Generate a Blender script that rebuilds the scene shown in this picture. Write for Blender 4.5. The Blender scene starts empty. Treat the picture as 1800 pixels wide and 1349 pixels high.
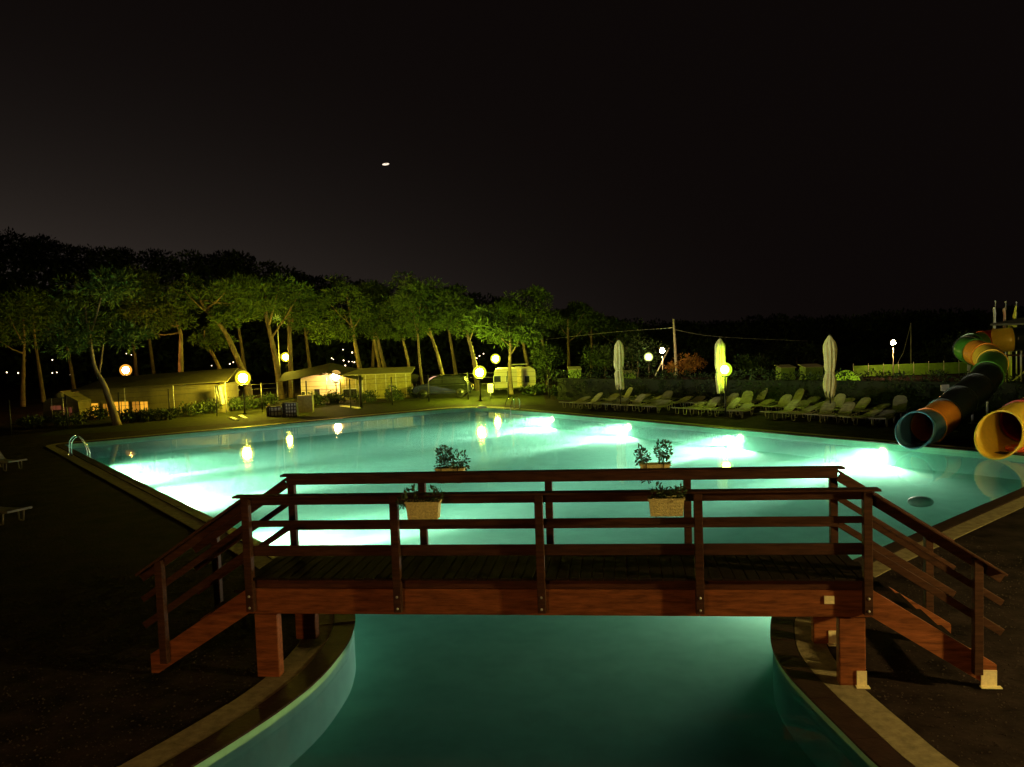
import bpy, bmesh, math, random
from mathutils import Vector, Matrix, noise
from mathutils.geometry import intersect_line_line_2d
R = math.radians
PI = math.pi
random.seed(7)
S = bpy.context.scene
C = S.collection

# ------------------------------------------------------------------ camera
CAM_H, FOC, PITCH, ROLL = 4.4, 1500.0, 0.0637, 0.0348
cam_d = bpy.data.cameras.new('camera')
cam = bpy.data.objects.new('camera', cam_d)
C.objects.link(cam)
cam_d.sensor_fit = 'HORIZONTAL'
cam_d.sensor_width = 36.0
cam_d.lens = 36.0 * FOC / 1800.0
cam_d.clip_start, cam_d.clip_end = 0.1, 3000
cam.matrix_world = Matrix.Translation((0, 0, CAM_H)) @ Matrix.Rotation(PI / 2 - PITCH, 4, 'X') @ Matrix.Rotation(-ROLL, 4, 'Z')
S.camera = cam

# ------------------------------------------------------------------ night sky
W = bpy.data.worlds.new('World')
S.world = W
W.use_nodes = True
nt = W.node_tree
nt.nodes.clear()
wo = nt.nodes.new('ShaderNodeOutputWorld')
bg = nt.nodes.new('ShaderNodeBackground')
tc = nt.nodes.new('ShaderNodeTexCoord')


def mth(nt, op, a, b=None, clamp=False):
    n = nt.nodes.new('ShaderNodeMath')
    n.operation = op
    n.use_clamp = clamp
    for i, v in enumerate((a, b)):
        if v is None:
            continue
        if isinstance(v, (int, float)):
            n.inputs[i].default_value = v
        else:
            nt.links.new(v, n.inputs[i])
    return n.outputs[0]


sep = nt.nodes.new('ShaderNodeSeparateXYZ')
nt.links.new(tc.outputs['Generated'], sep.inputs[0])
dot = nt.nodes.new('ShaderNodeVectorMath')
dot.operation = 'DOT_PRODUCT'
nt.links.new(tc.outputs['Generated'], dot.inputs[0])
gv = Vector((-0.78, 0.62, 0.0)).normalized()
dot.inputs[1].default_value = gv
# town glow low over the western trees: falls off with height and with bearing
low = mth(nt, 'POWER', mth(nt, 'SUBTRACT', 1.0, mth(nt, 'ABSOLUTE', sep.outputs['Z'])), 9.0)
side = mth(nt, 'POWER', mth(nt, 'MAXIMUM', dot.outputs['Value'], 0.0), 4.5)
glow = mth(nt, 'MULTIPLY', low, side)
mixc = nt.nodes.new('ShaderNodeMix')
mixc.data_type = 'RGBA'
nt.links.new(glow, mixc.inputs['Factor'])
mixc.inputs['A'].default_value = (0.0034, 0.0022, 0.0020, 1)
mixc.inputs['B'].default_value = (0.085, 0.067, 0.055, 1)
nt.links.new(mixc.outputs['Result'], bg.inputs['Color'])
bg.inputs['Strength'].default_value = 1.0
nt.links.new(bg.outputs[0], wo.inputs['Surface'])

S.view_settings.view_transform = 'Standard'
S.view_settings.look = 'None'
S.view_settings.exposure = 0.0
S.view_settings.gamma = 1.0
S.view_settings.use_curve_mapping = False
cy = S.cycles
cy.use_denoising = True
try:
    cy.denoiser = 'OPENIMAGEDENOISE'
except Exception:
    pass
cy.max_bounces = 8
cy.diffuse_bounces = 3
cy.glossy_bounces = 4
cy.transmission_bounces = 4
cy.transparent_max_bounces = 16
cy.volume_bounces = 4
cy.sample_clamp_indirect = 4.0
cy.sample_clamp_direct = 0.0
cy.use_light_tree = True
cy.caustics_reflective = False
cy.caustics_refractive = False


# ------------------------------------------------------------------ projection of photograph points onto the place
def ray(px, py):
    v = cam.matrix_world.to_3x3() @ Vector(((px - 900) / FOC, -(py - 674.5) / FOC, -1))
    return v


def at(px, py, z=0.0):
    v = ray(px, py)
    t = (z - CAM_H) / v.z
    return Vector((v.x * t, v.y * t, z))


def atd(px, py, Y):
    v = ray(px, py)
    t = Y / v.y
    return Vector((v.x * t, Y, CAM_H + v.z * t))


# ------------------------------------------------------------------ materials
MATS = {}


def mat(name, col, rough=0.6, metal=0.0, var=0.25, scale=6.0, bump=0.0, bscale=None, emit=None, spec=0.5, detail=5.0, col2=None, stretch=None):
    if name in MATS:
        return MATS[name]
    m = bpy.data.materials.new(name)
    m.use_nodes = True
    t = m.node_tree
    b = t.nodes['Principled BSDF']
    b.inputs['Roughness'].default_value = rough
    b.inputs['Metallic'].default_value = metal
    b.inputs['Specular IOR Level'].default_value = spec
    tcn = t.nodes.new('ShaderNodeTexCoord')
    src = tcn.outputs['Object']
    if stretch:
        mp = t.nodes.new('ShaderNodeMapping')
        mp.inputs['Scale'].default_value = stretch
        t.links.new(src, mp.inputs['Vector'])
        src = mp.outputs['Vector']
    nz = t.nodes.new('ShaderNodeTexNoise')
    nz.inputs['Scale'].default_value = scale
    nz.inputs['Detail'].default_value = detail
    nz.inputs['Roughness'].default_value = 0.65
    t.links.new(src, nz.inputs['Vector'])
    rp = t.nodes.new('ShaderNodeValToRGB')
    rp.color_ramp.elements[0].position = 0.32
    rp.color_ramp.elements[1].position = 0.68
    c2 = col2 or tuple(min(1, c * (1 + var)) for c in col)
    rp.color_ramp.elements[0].color = tuple(c * (1 - var) for c in col) + (1,)
    rp.color_ramp.elements[1].color = tuple(c2) + (1,)
    t.links.new(nz.outputs['Fac'], rp.inputs['Fac'])
    t.links.new(rp.outputs['Color'], b.inputs['Base Color'])
    if bump:
        bn = t.nodes.new('ShaderNodeBump')
        bn.inputs['Strength'].default_value = bump
        bn.inputs['Distance'].default_value = 0.02
        n2 = t.nodes.new('ShaderNodeTexNoise')
        n2.inputs['Scale'].default_value = bscale or scale * 4
        n2.inputs['Detail'].default_value = 4
        t.links.new(src, n2.inputs['Vector'])
        t.links.new(n2.outputs['Fac'], bn.inputs['Height'])
        t.links.new(bn.outputs['Normal'], b.inputs['Normal'])
    if emit:
        b.inputs['Emission Color'].default_value = tuple(emit[:3]) + (1,)
        b.inputs['Emission Strength'].default_value = emit[3]
    MATS[name] = m
    return m


def emission(name, col, st):
    if name in MATS:
        return MATS[name]
    m = bpy.data.materials.new(name)
    m.use_nodes = True
    t = m.node_tree
    b = t.nodes['Principled BSDF']
    b.inputs['Base Color'].default_value = (0.08, 0.07, 0.05, 1)
    b.inputs['Emission Color'].default_value = tuple(col) + (1,)
    b.inputs['Emission Strength'].default_value = st
    MATS[name] = m
    return m


# ------------------------------------------------------------------ mesh helpers
class MB:
    def __init__(s):
        s.v, s.f, s.mi, s.sm = [], [], [], []

    def add(s, vs, fs, mi=0, sm=False):
        o = len(s.v)
        s.v += [tuple(v) for v in vs]
        s.f += [tuple(i + o for i in f) for f in fs]
        s.mi += [mi] * len(fs)
        s.sm += [sm] * len(fs)
        return s

    def box(s, c, size, M=None, mi=0):
        hx, hy, hz = size[0] / 2, size[1] / 2, size[2] / 2
        vs = [Vector((x, y, z)) for z in (-hz, hz) for y in (-hy, hy) for x in (-hx, hx)]
        if M is not None:
            vs = [M @ v for v in vs]
        vs = [v + Vector(c) for v in vs]
        return s.add(vs, [(0, 2, 3, 1), (4, 5, 7, 6), (0, 1, 5, 4), (2, 6, 7, 3), (0, 4, 6, 2), (1, 3, 7, 5)], mi)

    def beam(s, a, b, w, h, up=(0, 0, 1), mi=0, b0=0.0):
        """square bar from a to b; w across, h along up; small chamfer b0"""
        a, b = Vector(a), Vector(b)
        d = (b - a).normalized()
        u = Vector(up)
        x = d.cross(u)
        if x.length < 1e-4:
            x = d.cross(Vector((0, 1, 0)))
        x.normalize()
        u = x.cross(d).normalized()
        if b0:
            pr = [(-w / 2 + b0, -h / 2), (w / 2 - b0, -h / 2), (w / 2, -h / 2 + b0), (w / 2, h / 2 - b0), (w / 2 - b0, h / 2), (-w / 2 + b0, h / 2), (-w / 2, h / 2 - b0), (-w / 2, -h / 2 + b0)]
        else:
            pr = [(-w / 2, -h / 2), (w / 2, -h / 2), (w / 2, h / 2), (-w / 2, h / 2)]
        n = len(pr)
        vs = [a + x * p + u * q for p, q in pr] + [b + x * p + u * q for p, q in pr]
        fs = [(i, (i + 1) % n, n + (i + 1) % n, n + i) for i in range(n)]
        fs += [tuple(range(n - 1, -1, -1)), tuple(range(n, 2 * n))]
        return s.add(vs, fs, mi)

    def tube(s, pts, rad, n=8, mi=0, caps=True, sm=True):
        pts = [Vector(p) for p in pts]
        k = len(pts)
        rs = rad if isinstance(rad, (list, tuple)) else [rad] * k
        fr = frames(pts)
        vs = []
        for p, r, (x, y) in zip(pts, rs, fr):
            for i in range(n):
                a = 2 * PI * i / n
                vs.append(p + x * (math.cos(a) * r) + y * (math.sin(a) * r))
        fs = [(j * n + i, j * n + (i + 1) % n, (j + 1) * n + (i + 1) % n, (j + 1) * n + i) for j in range(k - 1) for i in range(n)]
        s.add(vs, fs, mi, sm)
        if caps:
            o = len(s.v) - len(vs)
            s.f += [tuple(o + i for i in range(n - 1, -1, -1)), tuple(o + (k - 1) * n + i for i in range(n))]
            s.mi += [mi, mi]
            s.sm += [False, False]
        return s

    def lathe(s, prof, n=16, c=(0, 0, 0), mi=0, sm=True, squash=(1, 1)):
        c = Vector(c)
        vs = [c + Vector((math.cos(2 * PI * i / n) * r * squash[0], math.sin(2 * PI * i / n) * r * squash[1], z)) for r, z in prof for i in range(n)]
        k = len(prof)
        fs = [(j * n + i, j * n + (i + 1) % n, (j + 1) * n + (i + 1) % n, (j + 1) * n + i) for j in range(k - 1) for i in range(n)]
        return s.add(vs, fs, mi, sm)

    def ball(s, c, r, n=12, m=8, mi=0, sq=(1, 1, 1)):
        pr = [(max(1e-4, math.sin(PI * j / m)) * r, -math.cos(PI * j / m) * r * sq[2]) for j in range(m + 1)]
        return s.lathe(pr, n, c, mi, True, (sq[0], sq[1]))

    def prism(s, poly, z0, z1, M=None, mi=0):
        n = len(poly)
        vs = [Vector((p[0], p[1], z0)) for p in poly] + [Vector((p[0], p[1], z1)) for p in poly]
        if M is not None:
            vs = [M @ v for v in vs]
        fs = [(i, (i + 1) % n, n + (i + 1) % n, n + i) for i in range(n)] + [tuple(range(n - 1, -1, -1)), tuple(range(n, 2 * n))]
        return s.add(vs, fs, mi)

    def mesh(s, name, m):
        me = bpy.data.meshes.new(name)
        me.from_pydata(s.v, [], s.f)
        for mm in (m if isinstance(m, (list, tuple)) else [m]):
            me.materials.append(mm)
        me.polygons.foreach_set('material_index', s.mi)
        me.polygons.foreach_set('use_smooth', s.sm)
        me.update()
        return me

    def obj(s, name, m, parent=None):
        return link(name, s.mesh(name, m), parent)


def link(name, me, parent=None):
    o = bpy.data.objects.new(name, me)
    C.objects.link(o)
    if parent is not None:
        o.parent = parent
    return o


def frames(pts):
    k = len(pts)
    out = []
    x = None
    for i in range(k):
        d = (pts[min(i + 1, k - 1)] - pts[max(i - 1, 0)]).normalized()
        if x is None:
            x = d.cross(Vector((0, 0, 1)))
            if x.length < 1e-3:
                x = Vector((1, 0, 0))
        x = (x - d * x.dot(d)).normalized()
        out.append((x.copy(), d.cross(x)))
    return out


def crom(pts, per=8):
    P = [Vector(p) for p in pts]
    P = [P[0] * 2 - P[1]] + P + [P[-1] * 2 - P[-2]]
    out = []
    for i in range(1, len(P) - 2):
        a, b, c, d = P[i - 1:i + 3]
        for k in range(per):
            t = k / per
            out.append(0.5 * ((2 * b) + (c - a) * t + (2 * a - 5 * b + 4 * c - d) * t * t + (3 * b - a - 3 * c + d) * t ** 3))
    out.append(P[-2].copy())
    return out


def tag(o, label=None, cat=None, group=None, kind=None):
    if label:
        o['label'] = label
    if cat:
        o['category'] = cat
    if group:
        o['group'] = group
    if kind:
        o['kind'] = kind
    return o


def thing(name, loc, label, cat, group=None, rz=0.0):
    o = bpy.data.objects.new(name, None)
    C.objects.link(o)
    o.empty_display_size = 0.2
    o.location = loc
    o.rotation_euler = (0, 0, rz)
    return tag(o, label, cat, group)


def dup(root, loc, rz=0.0, label=None, group=None, scale=None):
    kids = root.children_recursive
    r = root.copy()
    C.objects.link(r)
    r.location = loc
    r.rotation_euler = (0, 0, rz)
    if scale:
        r.scale = (scale,) * 3
    if label:
        r['label'] = label
    if group:
        r['group'] = group
    mp = {root: r}
    for k in kids:
        c = k.copy()
        C.objects.link(c)
        mp[k] = c
        c.parent = mp[k.parent]
    return r


def rnd(a, b):
    return random.uniform(a, b)


# ------------------------------------------------------------------ material set
M_ground = mat('dark_soil', (0.026, 0.0185, 0.018), 0.95, var=0.65, scale=1.6, bump=0.9, bscale=14, detail=8, spec=0.03)
M_grass = mat('night_grass', (0.032, 0.036, 0.010), 0.9, var=0.5, scale=3, spec=0.03)
M_coping = mat('dark_coping', (0.034, 0.018, 0.016), 0.6, var=0.35, scale=5, bump=0.3, spec=0.15)
M_slab = mat('pale_slab', (0.27, 0.23, 0.135), 0.85, var=0.3, scale=7, bump=0.4, bscale=40, spec=0.1)
M_basin = mat('pool_lining', (0.30, 0.68, 0.54), 0.6, var=0.10, scale=2, spec=0.0)
M_wood = mat('stained_wood', (0.24, 0.078, 0.026), 0.75, var=0.45, scale=3, bump=0.35, bscale=20, stretch=(1, 8, 8), spec=0.15)
M_woodd = mat('dark_stained_wood', (0.085, 0.030, 0.014), 0.7, var=0.4, scale=3, bump=0.3, bscale=20, stretch=(1, 8, 8), spec=0.15)
M_railshade = mat('shaded_rail_wood', (0.060, 0.025, 0.013), 0.75, var=0.45, scale=3, bump=0.35, bscale=20, stretch=(1, 8, 8), spec=0.15)  # bridge wood with the shade on posts and rails put into its colour
M_deck = mat('weathered_deck_wood', (0.020, 0.014, 0.011), 0.85, var=0.4, scale=3, bump=0.4, stretch=(8, 1, 8), spec=0.05)
M_plate = mat('white_plate', (0.88, 0.78, 0.46), 0.5, var=0.12, scale=30)
M_chrome = mat('chrome', (0.75, 0.75, 0.72), 0.18, 1.0, var=0.05)
M_white = mat('white_plastic', (0.55, 0.52, 0.40), 0.45, var=0.15, scale=8)
M_canvas = mat('parasol_canvas', (0.48, 0.44, 0.20), 0.85, var=0.2, scale=5, bump=0.3)
M_darkm = mat('dark_metal', (0.03, 0.03, 0.028), 0.5, 0.6, var=0.3)
M_palem = mat('pale_metal', (0.55, 0.55, 0.50), 0.45, 0.3, var=0.15)
M_bark = mat('pine_bark', (0.17, 0.125, 0.075), 0.95, var=0.5, scale=4, bump=1.0, bscale=9, stretch=(1, 1, 0.35))
M_needle = mat('pine_needles', (0.060, 0.10, 0.018), 0.8, var=0.5, scale=0.7, spec=0.2)
M_leaf = mat('shrub_leaves', (0.030, 0.052, 0.013), 0.7, var=0.5, scale=1.2, spec=0.3)
M_dry = mat('dry_bush_leaves', (0.30, 0.14, 0.03), 0.8, var=0.5, scale=2)
M_wicker = mat('cream_wicker', (0.72, 0.67, 0.29), 0.8, var=0.3, scale=40, bump=0.8, bscale=70)
M_caravan = mat('caravan_cream', (0.48, 0.43, 0.28), 0.5, var=0.08, scale=3)
M_glassd = mat('dark_window', (0.02, 0.022, 0.02), 0.08, var=0.2)
M_roofc = mat('tent_roof_cloth', (0.085, 0.075, 0.03), 0.8, var=0.3, scale=2)
M_tarp = mat('dark_tarpaulin', (0.05, 0.043, 0.025), 0.8, var=0.3, scale=2, bump=0.3, bscale=4)
M_awn = mat('awning_cloth', (0.15, 0.13, 0.06), 0.85, var=0.2, scale=2, bump=0.3, bscale=4)

# ================================================================== GROUND, POOL
WZ = -0.10                      # water level


def line2(pts, z=-0.05):
    g = [at(*p, z).xy for p in pts]
    n = len(g)
    m = sum(g, Vector((0, 0))) / n
    sxx = sum((p.x - m.x) ** 2 for p in g)
    sxy = sum((p.x - m.x) * (p.y - m.y) for p in g)
    d = Vector((sxx, sxy)).normalized()
    return m, d


def isect(l1, l2):
    (p, d), (q, e) = l1, l2
    k = d.x * e.y - d.y * e.x
    t = ((q - p).x * e.y - (q - p).y * e.x) / k
    return p + d * t


LF = line2([(150, 781), (400, 757), (600, 738), (760, 724)])
FR = line2([(930, 726), (1100, 740), (1300, 759), (1500, 779), (1700, 795)])
LN = line2([(172, 816), (252, 855), (367, 914)])
RN = line2([(1800, 863), (1643, 932), (1550, 970)])
cL, cF, cR = isect(LN, LF), isect(LF, FR), isect(FR, RN)
zt = -0.05
left_n = [at(*p, zt).xy for p in ((420, 940), (480, 972), (545, 1012), (595, 1050), (620, 1085), (617, 1120), (600, 1152), (560, 1200), (500, 1250), (430, 1298), (353, 1347), (280, 1392))]
right_n = [at(*p, zt).xy for p in ((1600, 950), (1550, 971), (1470, 1008), (1400, 1050), (1365, 1085), (1358, 1115), (1363, 1153), (1387, 1193), (1430, 1240), (1490, 1300), (1537, 1347), (1600, 1400))]


def fillet(p, a, b, r, n=6):
    u, v = (a - p).normalized(), (b - p).normalized()
    s, e = p + u * r, p + v * r
    return [(1 - t) ** 2 * s + 2 * (1 - t) * t * p + t * t * e for t in [i / n for i in range(n + 1)]]


def dens(a, b, st=1.0):
    n = max(1, int((b - a).length / st))
    return [a.lerp(b, i / n) for i in range(1, n)]


v3 = lambda p, z=0.0: Vector((p.x, p.y, z))
out = []                       # counter-clockwise seen from above: right neck -> R -> F -> L -> left neck -> near end
rn = [p.xy for p in crom([v3(p) for p in reversed(right_n)], 4)]
ln_ = [p.xy for p in crom([v3(p) for p in left_n], 4)]
fR, fF, fL = fillet(cR, rn[-1], cF, 0.5, 4), fillet(cF, cR, cL, 2.4, 10), fillet(cL, cF, ln_[0], 0.25, 3)
out += rn + dens(rn[-1], fR[0]) + fR + dens(fR[-1], fF[0]) + fF + dens(fF[-1], fL[0]) + fL + dens(fL[-1], ln_[0]) + ln_
a, b = ln_[-1], rn[0]
near = [a, a + Vector((-0.75, -1.1)), (a + b) / 2 + Vector((-1.6, -3.6)), (a + b) / 2 + Vector((1.6, -3.6)), b + Vector((0.75, -1.1)), b]
out += [p.xy for p in crom([v3(p) for p in near], 6)][1:-1]
NO = len(out)


def offset(poly, d):
    n = len(poly)
    r = []
    for i in range(n):
        t = (poly[(i + 1) % n] - poly[i - 1]).normalized()
        r.append(poly[i] + Vector((t.y, -t.x)) * d)
    return r


def fill(loops, z):
    bm = bmesh.new()
    for lp in loops:
        vs = [bm.verts.new((p.x, p.y, z)) for p in lp]
        for i in range(len(vs)):
            bm.edges.new((vs[i - 1], vs[i]))
    bmesh.ops.triangle_fill(bm, use_beauty=True, use_dissolve=False, edges=bm.edges[:])
    bmesh.ops.recalc_face_normals(bm, faces=bm.faces[:])
    if bm.faces and sum(f.normal.z for f in bm.faces) < 0:
        bmesh.ops.reverse_faces(bm, faces=bm.faces[:])
    vs = [v.co.copy() for v in bm.verts]
    bm.verts.index_update()
    fs = [[v.index for v in f.verts] for f in bm.faces]
    bm.free()
    return vs, fs


# ground sheet with the pool cut out, reaching the horizon
big = [Vector((1500 * math.cos(t), 600 + 1500 * math.sin(t))) for t in [2 * PI * i / 24 for i in range(24)]]
o5 = offset(out, 0.05)
vs, fs = fill([big, o5], 0.0)
g = MB().add(vs, fs)
gr = tag(g.obj('ground', M_ground), kind='structure')

# basin: walls and floor
DEP = -0.75
b = MB()
n = NO
b.add([v3(p, 0.0) for p in out] + [v3(p, DEP) for p in out], [((i + 1) % n, i, n + i, n + (i + 1) % n) for i in range(n)])
vs, fs = fill([out], DEP)
b.add(vs, fs)
tag(b.obj('pool_basin', M_basin), kind='structure')

# coping stones and paving slabs, each a stone of its own
def stones(name, d0, d1, z0, z1, m, root, ln=1.0, gap=0.008):
    inner, outer = offset(out, d0), offset(out, d1)
    acc, cur = 0.0, [0]
    runs = []
    for i in range(1, n + 1):
        acc += (out[i % n] - out[i - 1]).length
        cur.append(i % n)
        if acc >= ln:
            runs.append(cur)
            cur, acc = [i % n], 0.0
    if len(cur) > 1:
        runs.append(cur)
    for r in runs:
        def trim(L):
            P = [L[i].copy() for i in r]
            e = (P[1] - P[0]).normalized() * gap / 2
            f = (P[-1] - P[-2]).normalized() * gap / 2
            P[0] += e
            P[-1] -= f
            return P
        A, B = trim(inner), trim(outer)
        dz = rnd(-0.004, 0.004)
        k = len(A)
        sb = MB()
        V = [v3(p, z1 + dz) for p in A] + [v3(p, z1 + dz) for p in B] + [v3(p, z0) for p in A] + [v3(p, z0) for p in B]
        F = []
        for i in range(k - 1):
            F += [(i + 1, i, k + i, k + i + 1), (2 * k + i + 1, 2 * k + i, i, i + 1), (k + i + 1, k + i, 3 * k + i, 3 * k + i + 1)]
        F += [(0, 2 * k, 3 * k, k), (k - 1, 2 * k - 1, 4 * k - 1, 3 * k - 1)]
        sb.add(V, F)
        sb.obj(name, m, root)


def ring(name, d0, d1, z, m):
    A, B = offset(out, d0), offset(out, d1)
    rb = MB().add([v3(p, z) for p in A] + [v3(p, z) for p in B], [((i + 1) % n, i, n + i, n + (i + 1) % n) for i in range(n)])
    return tag(rb.obj(name, m), kind='structure')


M_mort = mat('mortar', (0.02, 0.017, 0.015), 0.95, spec=0.03)
cop = ring('pool_coping', -0.02, 0.29, 0.012, M_mort)
stones('coping_stone', -0.03, 0.285, 0.006, 0.035, M_coping, cop, 0.9)
pav = ring('paving_strip', 0.295, 0.70, 0.006, M_mort)
stones('paving_slab', 0.30, 0.69, 0.002, 0.022, M_slab, pav, 0.9)

# water: a closed body with turbid, lamp-lit volume and a faintly rippled surface
wm = bpy.data.materials.new('pool_water')
wm.use_nodes = True
t = wm.node_tree
t.nodes.clear()
mo = t.nodes.new('ShaderNodeOutputMaterial')
tr = t.nodes.new('ShaderNodeBsdfTransparent')
gl = t.nodes.new('ShaderNodeBsdfGlossy')
gl.inputs['Roughness'].default_value = 0.035
fr = t.nodes.new('ShaderNodeFresnel')
fr.inputs['IOR'].default_value = 1.33
mx = t.nodes.new('ShaderNodeMixShader')
tcw = t.nodes.new('ShaderNodeTexCoord')
nz = t.nodes.new('ShaderNodeTexNoise')
nz.inputs['Scale'].default_value = 1.3
nz.inputs['Detail'].default_value = 3
bp = t.nodes.new('ShaderNodeBump')
bp.inputs['Strength'].default_value = 0.035
bp.inputs['Distance'].default_value = 0.10
t.links.new(tcw.outputs['Object'], nz.inputs['Vector'])
t.links.new(nz.outputs['Fac'], bp.inputs['Height'])
t.links.new(bp.outputs['Normal'], gl.inputs['Normal'])
t.links.new(fr.outputs[0], mx.inputs[0])
t.links.new(tr.outputs[0], mx.inputs[1])
t.links.new(gl.outputs[0], mx.inputs[2])
t.links.new(mx.outputs[0], mo.inputs['Surface'])
sc_ = t.nodes.new('ShaderNodeVolumeScatter')
sc_.inputs['Color'].default_value = (0.30, 1.0, 0.74, 1)
sc_.inputs['Density'].default_value = 0.075
sc_.inputs['Anisotropy'].default_value = 0.0
ab = t.nodes.new('ShaderNodeVolumeAbsorption')
ab.inputs['Color'].default_value = (0.0, 0.97, 0.84, 1)
ab.inputs['Density'].default_value = 0.05
ad = t.nodes.new('ShaderNodeAddShader')
t.links.new(sc_.outputs[0], ad.inputs[0])
t.links.new(ab.outputs[0], ad.inputs[1])
t.links.new(ad.outputs[0], mo.inputs['Volume'])
ow = offset(out, 0.025)
b = MB()
vs, fs = fill([ow], WZ)
b.add(vs, fs)
vs, fs = fill([ow], DEP - 0.05)
b.add(vs, [f[::-1] for f in fs])
b.add([v3(p, WZ) for p in ow] + [v3(p, DEP - 0.05) for p in ow], [(i, (i + 1) % n, n + (i + 1) % n, n + i) for i in range(n)])
bm = bmesh.new()
tmp = b.mesh('water', wm)
bm.from_mesh(tmp)
bmesh.ops.remove_doubles(bm, verts=bm.verts[:], dist=1e-4)
bmesh.ops.recalc_face_normals(bm, faces=bm.faces[:])
bm.to_mesh(tmp)
bm.free()
tag(link('water', tmp), kind='structure')

# underwater lamps in the pool walls
POOLW = 23000.0
SPILL = 0.29
M_lens = emission('pool_lamp_lens', (1.0, 0.72, 0.34), 420.0)
along = FR[1] if FR[1].x > 0 else -FR[1]
inward_fr = Vector((along.y, -along.x))
if inward_fr.x > 0:
    inward_fr = -inward_fr
alL = LN[1] if LN[1].x > 0 else -LN[1]
inward_ln = Vector((-alL.y, alL.x))
if inward_ln.x < 0:
    inward_ln = -inward_ln


def pool_lamp(px, py, line, inw, label, pw=1.0, z=-0.30, aim=0.0, core=1.0, soft=0.06):
    g = at(px, py, WZ).xy
    p, d = line
    q = p + d * ((g - p).dot(d)) + inw * 0.015
    rz = math.atan2(inw.y, inw.x)
    tnode = thing('underwater_lamp', (q.x, q.y, z), label, 'pool lamp', 'lamps in the pool walls', rz)
    Mx = Matrix.Rotation(PI / 2, 4, 'Y')
    m = MB()
    m.lathe([(0.13, 0.0), (0.13, 0.02), (0.105, 0.03), (0.10, 0.015)], 20)
    m.v = [tuple(Mx @ Vector(v)) for v in m.v]
    m.obj('rim', M_chrome, tnode)
    m = MB()
    m.lathe([(0.10, 0.015), (0.06, 0.03), (0.001, 0.035)], 16)
    m.v = [tuple(Mx @ Vector(v)) for v in m.v]
    m.obj('lens', M_lens, tnode)
    for nm, en, sz, dip in (('pool_spot', POOLW * core, 27, 0), ('pool_spill', POOLW * SPILL, 150, 22)):      # bright core and wide spill of one lamp
        sd = bpy.data.lights.new(nm, 'SPOT')
        sd.energy = en * pw
        sd.color = (1.0, 0.95, 0.66)
        sd.spot_size = R(sz)
        sd.spot_blend = 1.0
        sd.shadow_soft_size = soft
        so = bpy.data.objects.new(nm, sd)
        C.objects.link(so)
        so.parent = tnode
        so.location = (0.06 + soft * 0.7, 0, 0)
        so.rotation_euler = (0, -R(90 - dip), aim)      # looks along +x, dipped


pool_lamp(935, 735, FR, inward_fr, 'underwater lamp in the far wall nearest the rounded far corner')
pool_lamp(1085, 746, FR, inward_fr, 'underwater lamp in the far wall below the first closed parasol')
pool_lamp(1280, 765, FR, inward_fr, 'underwater lamp in the far wall below the middle closed parasol')
pool_lamp(1545, 786, FR, inward_fr, 'underwater lamp in the far wall beside the blue slide mouth', 1.1)
pool_lamp(1960, 826, FR, inward_fr, 'underwater lamp in the far wall beyond the yellow slide mouth')
nk = at(1505, 992, WZ).xy  # invented lamp under the deck to lift the light in the neck
pool_lamp(1505, 992, (nk, Vector((0.45, -0.89)).normalized()), Vector((-0.89, -0.45)).normalized(), 'added unseen underwater lamp below the bridge deck, brightening the neck', 0.17, core=0.03, soft=0.35)
pool_lamp(182, 821, LN, inward_ln, 'underwater lamp in the left wall nearest the chrome ladder')
pool_lamp(262, 860, LN, inward_ln, 'underwater lamp in the left wall midway along the dark edge')
pool_lamp(425, 943, LN, inward_ln, 'underwater lamp in the left wall beside the bridge stair')

# ================================================================== FOOTBRIDGE
BL, BW, BYAW = 7.61, 1.56, -0.1218
BO = (0.323, 10.325, 0.0)
BR = thing('footbridge', BO, 'brown stained wooden footbridge with stairs at both ends over the pool neck', 'footbridge', None, BYAW)
HX = BL / 2
ZT, ZD, ZB = 2.40, 1.33, 0.842


def member(name, a, b_, w, h, m=M_railshade, up=(0, 0, 1), b0=0.006):
    return MB().beam(a, b_, w, h, up, 0, b0).obj(name, m, BR)


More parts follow.
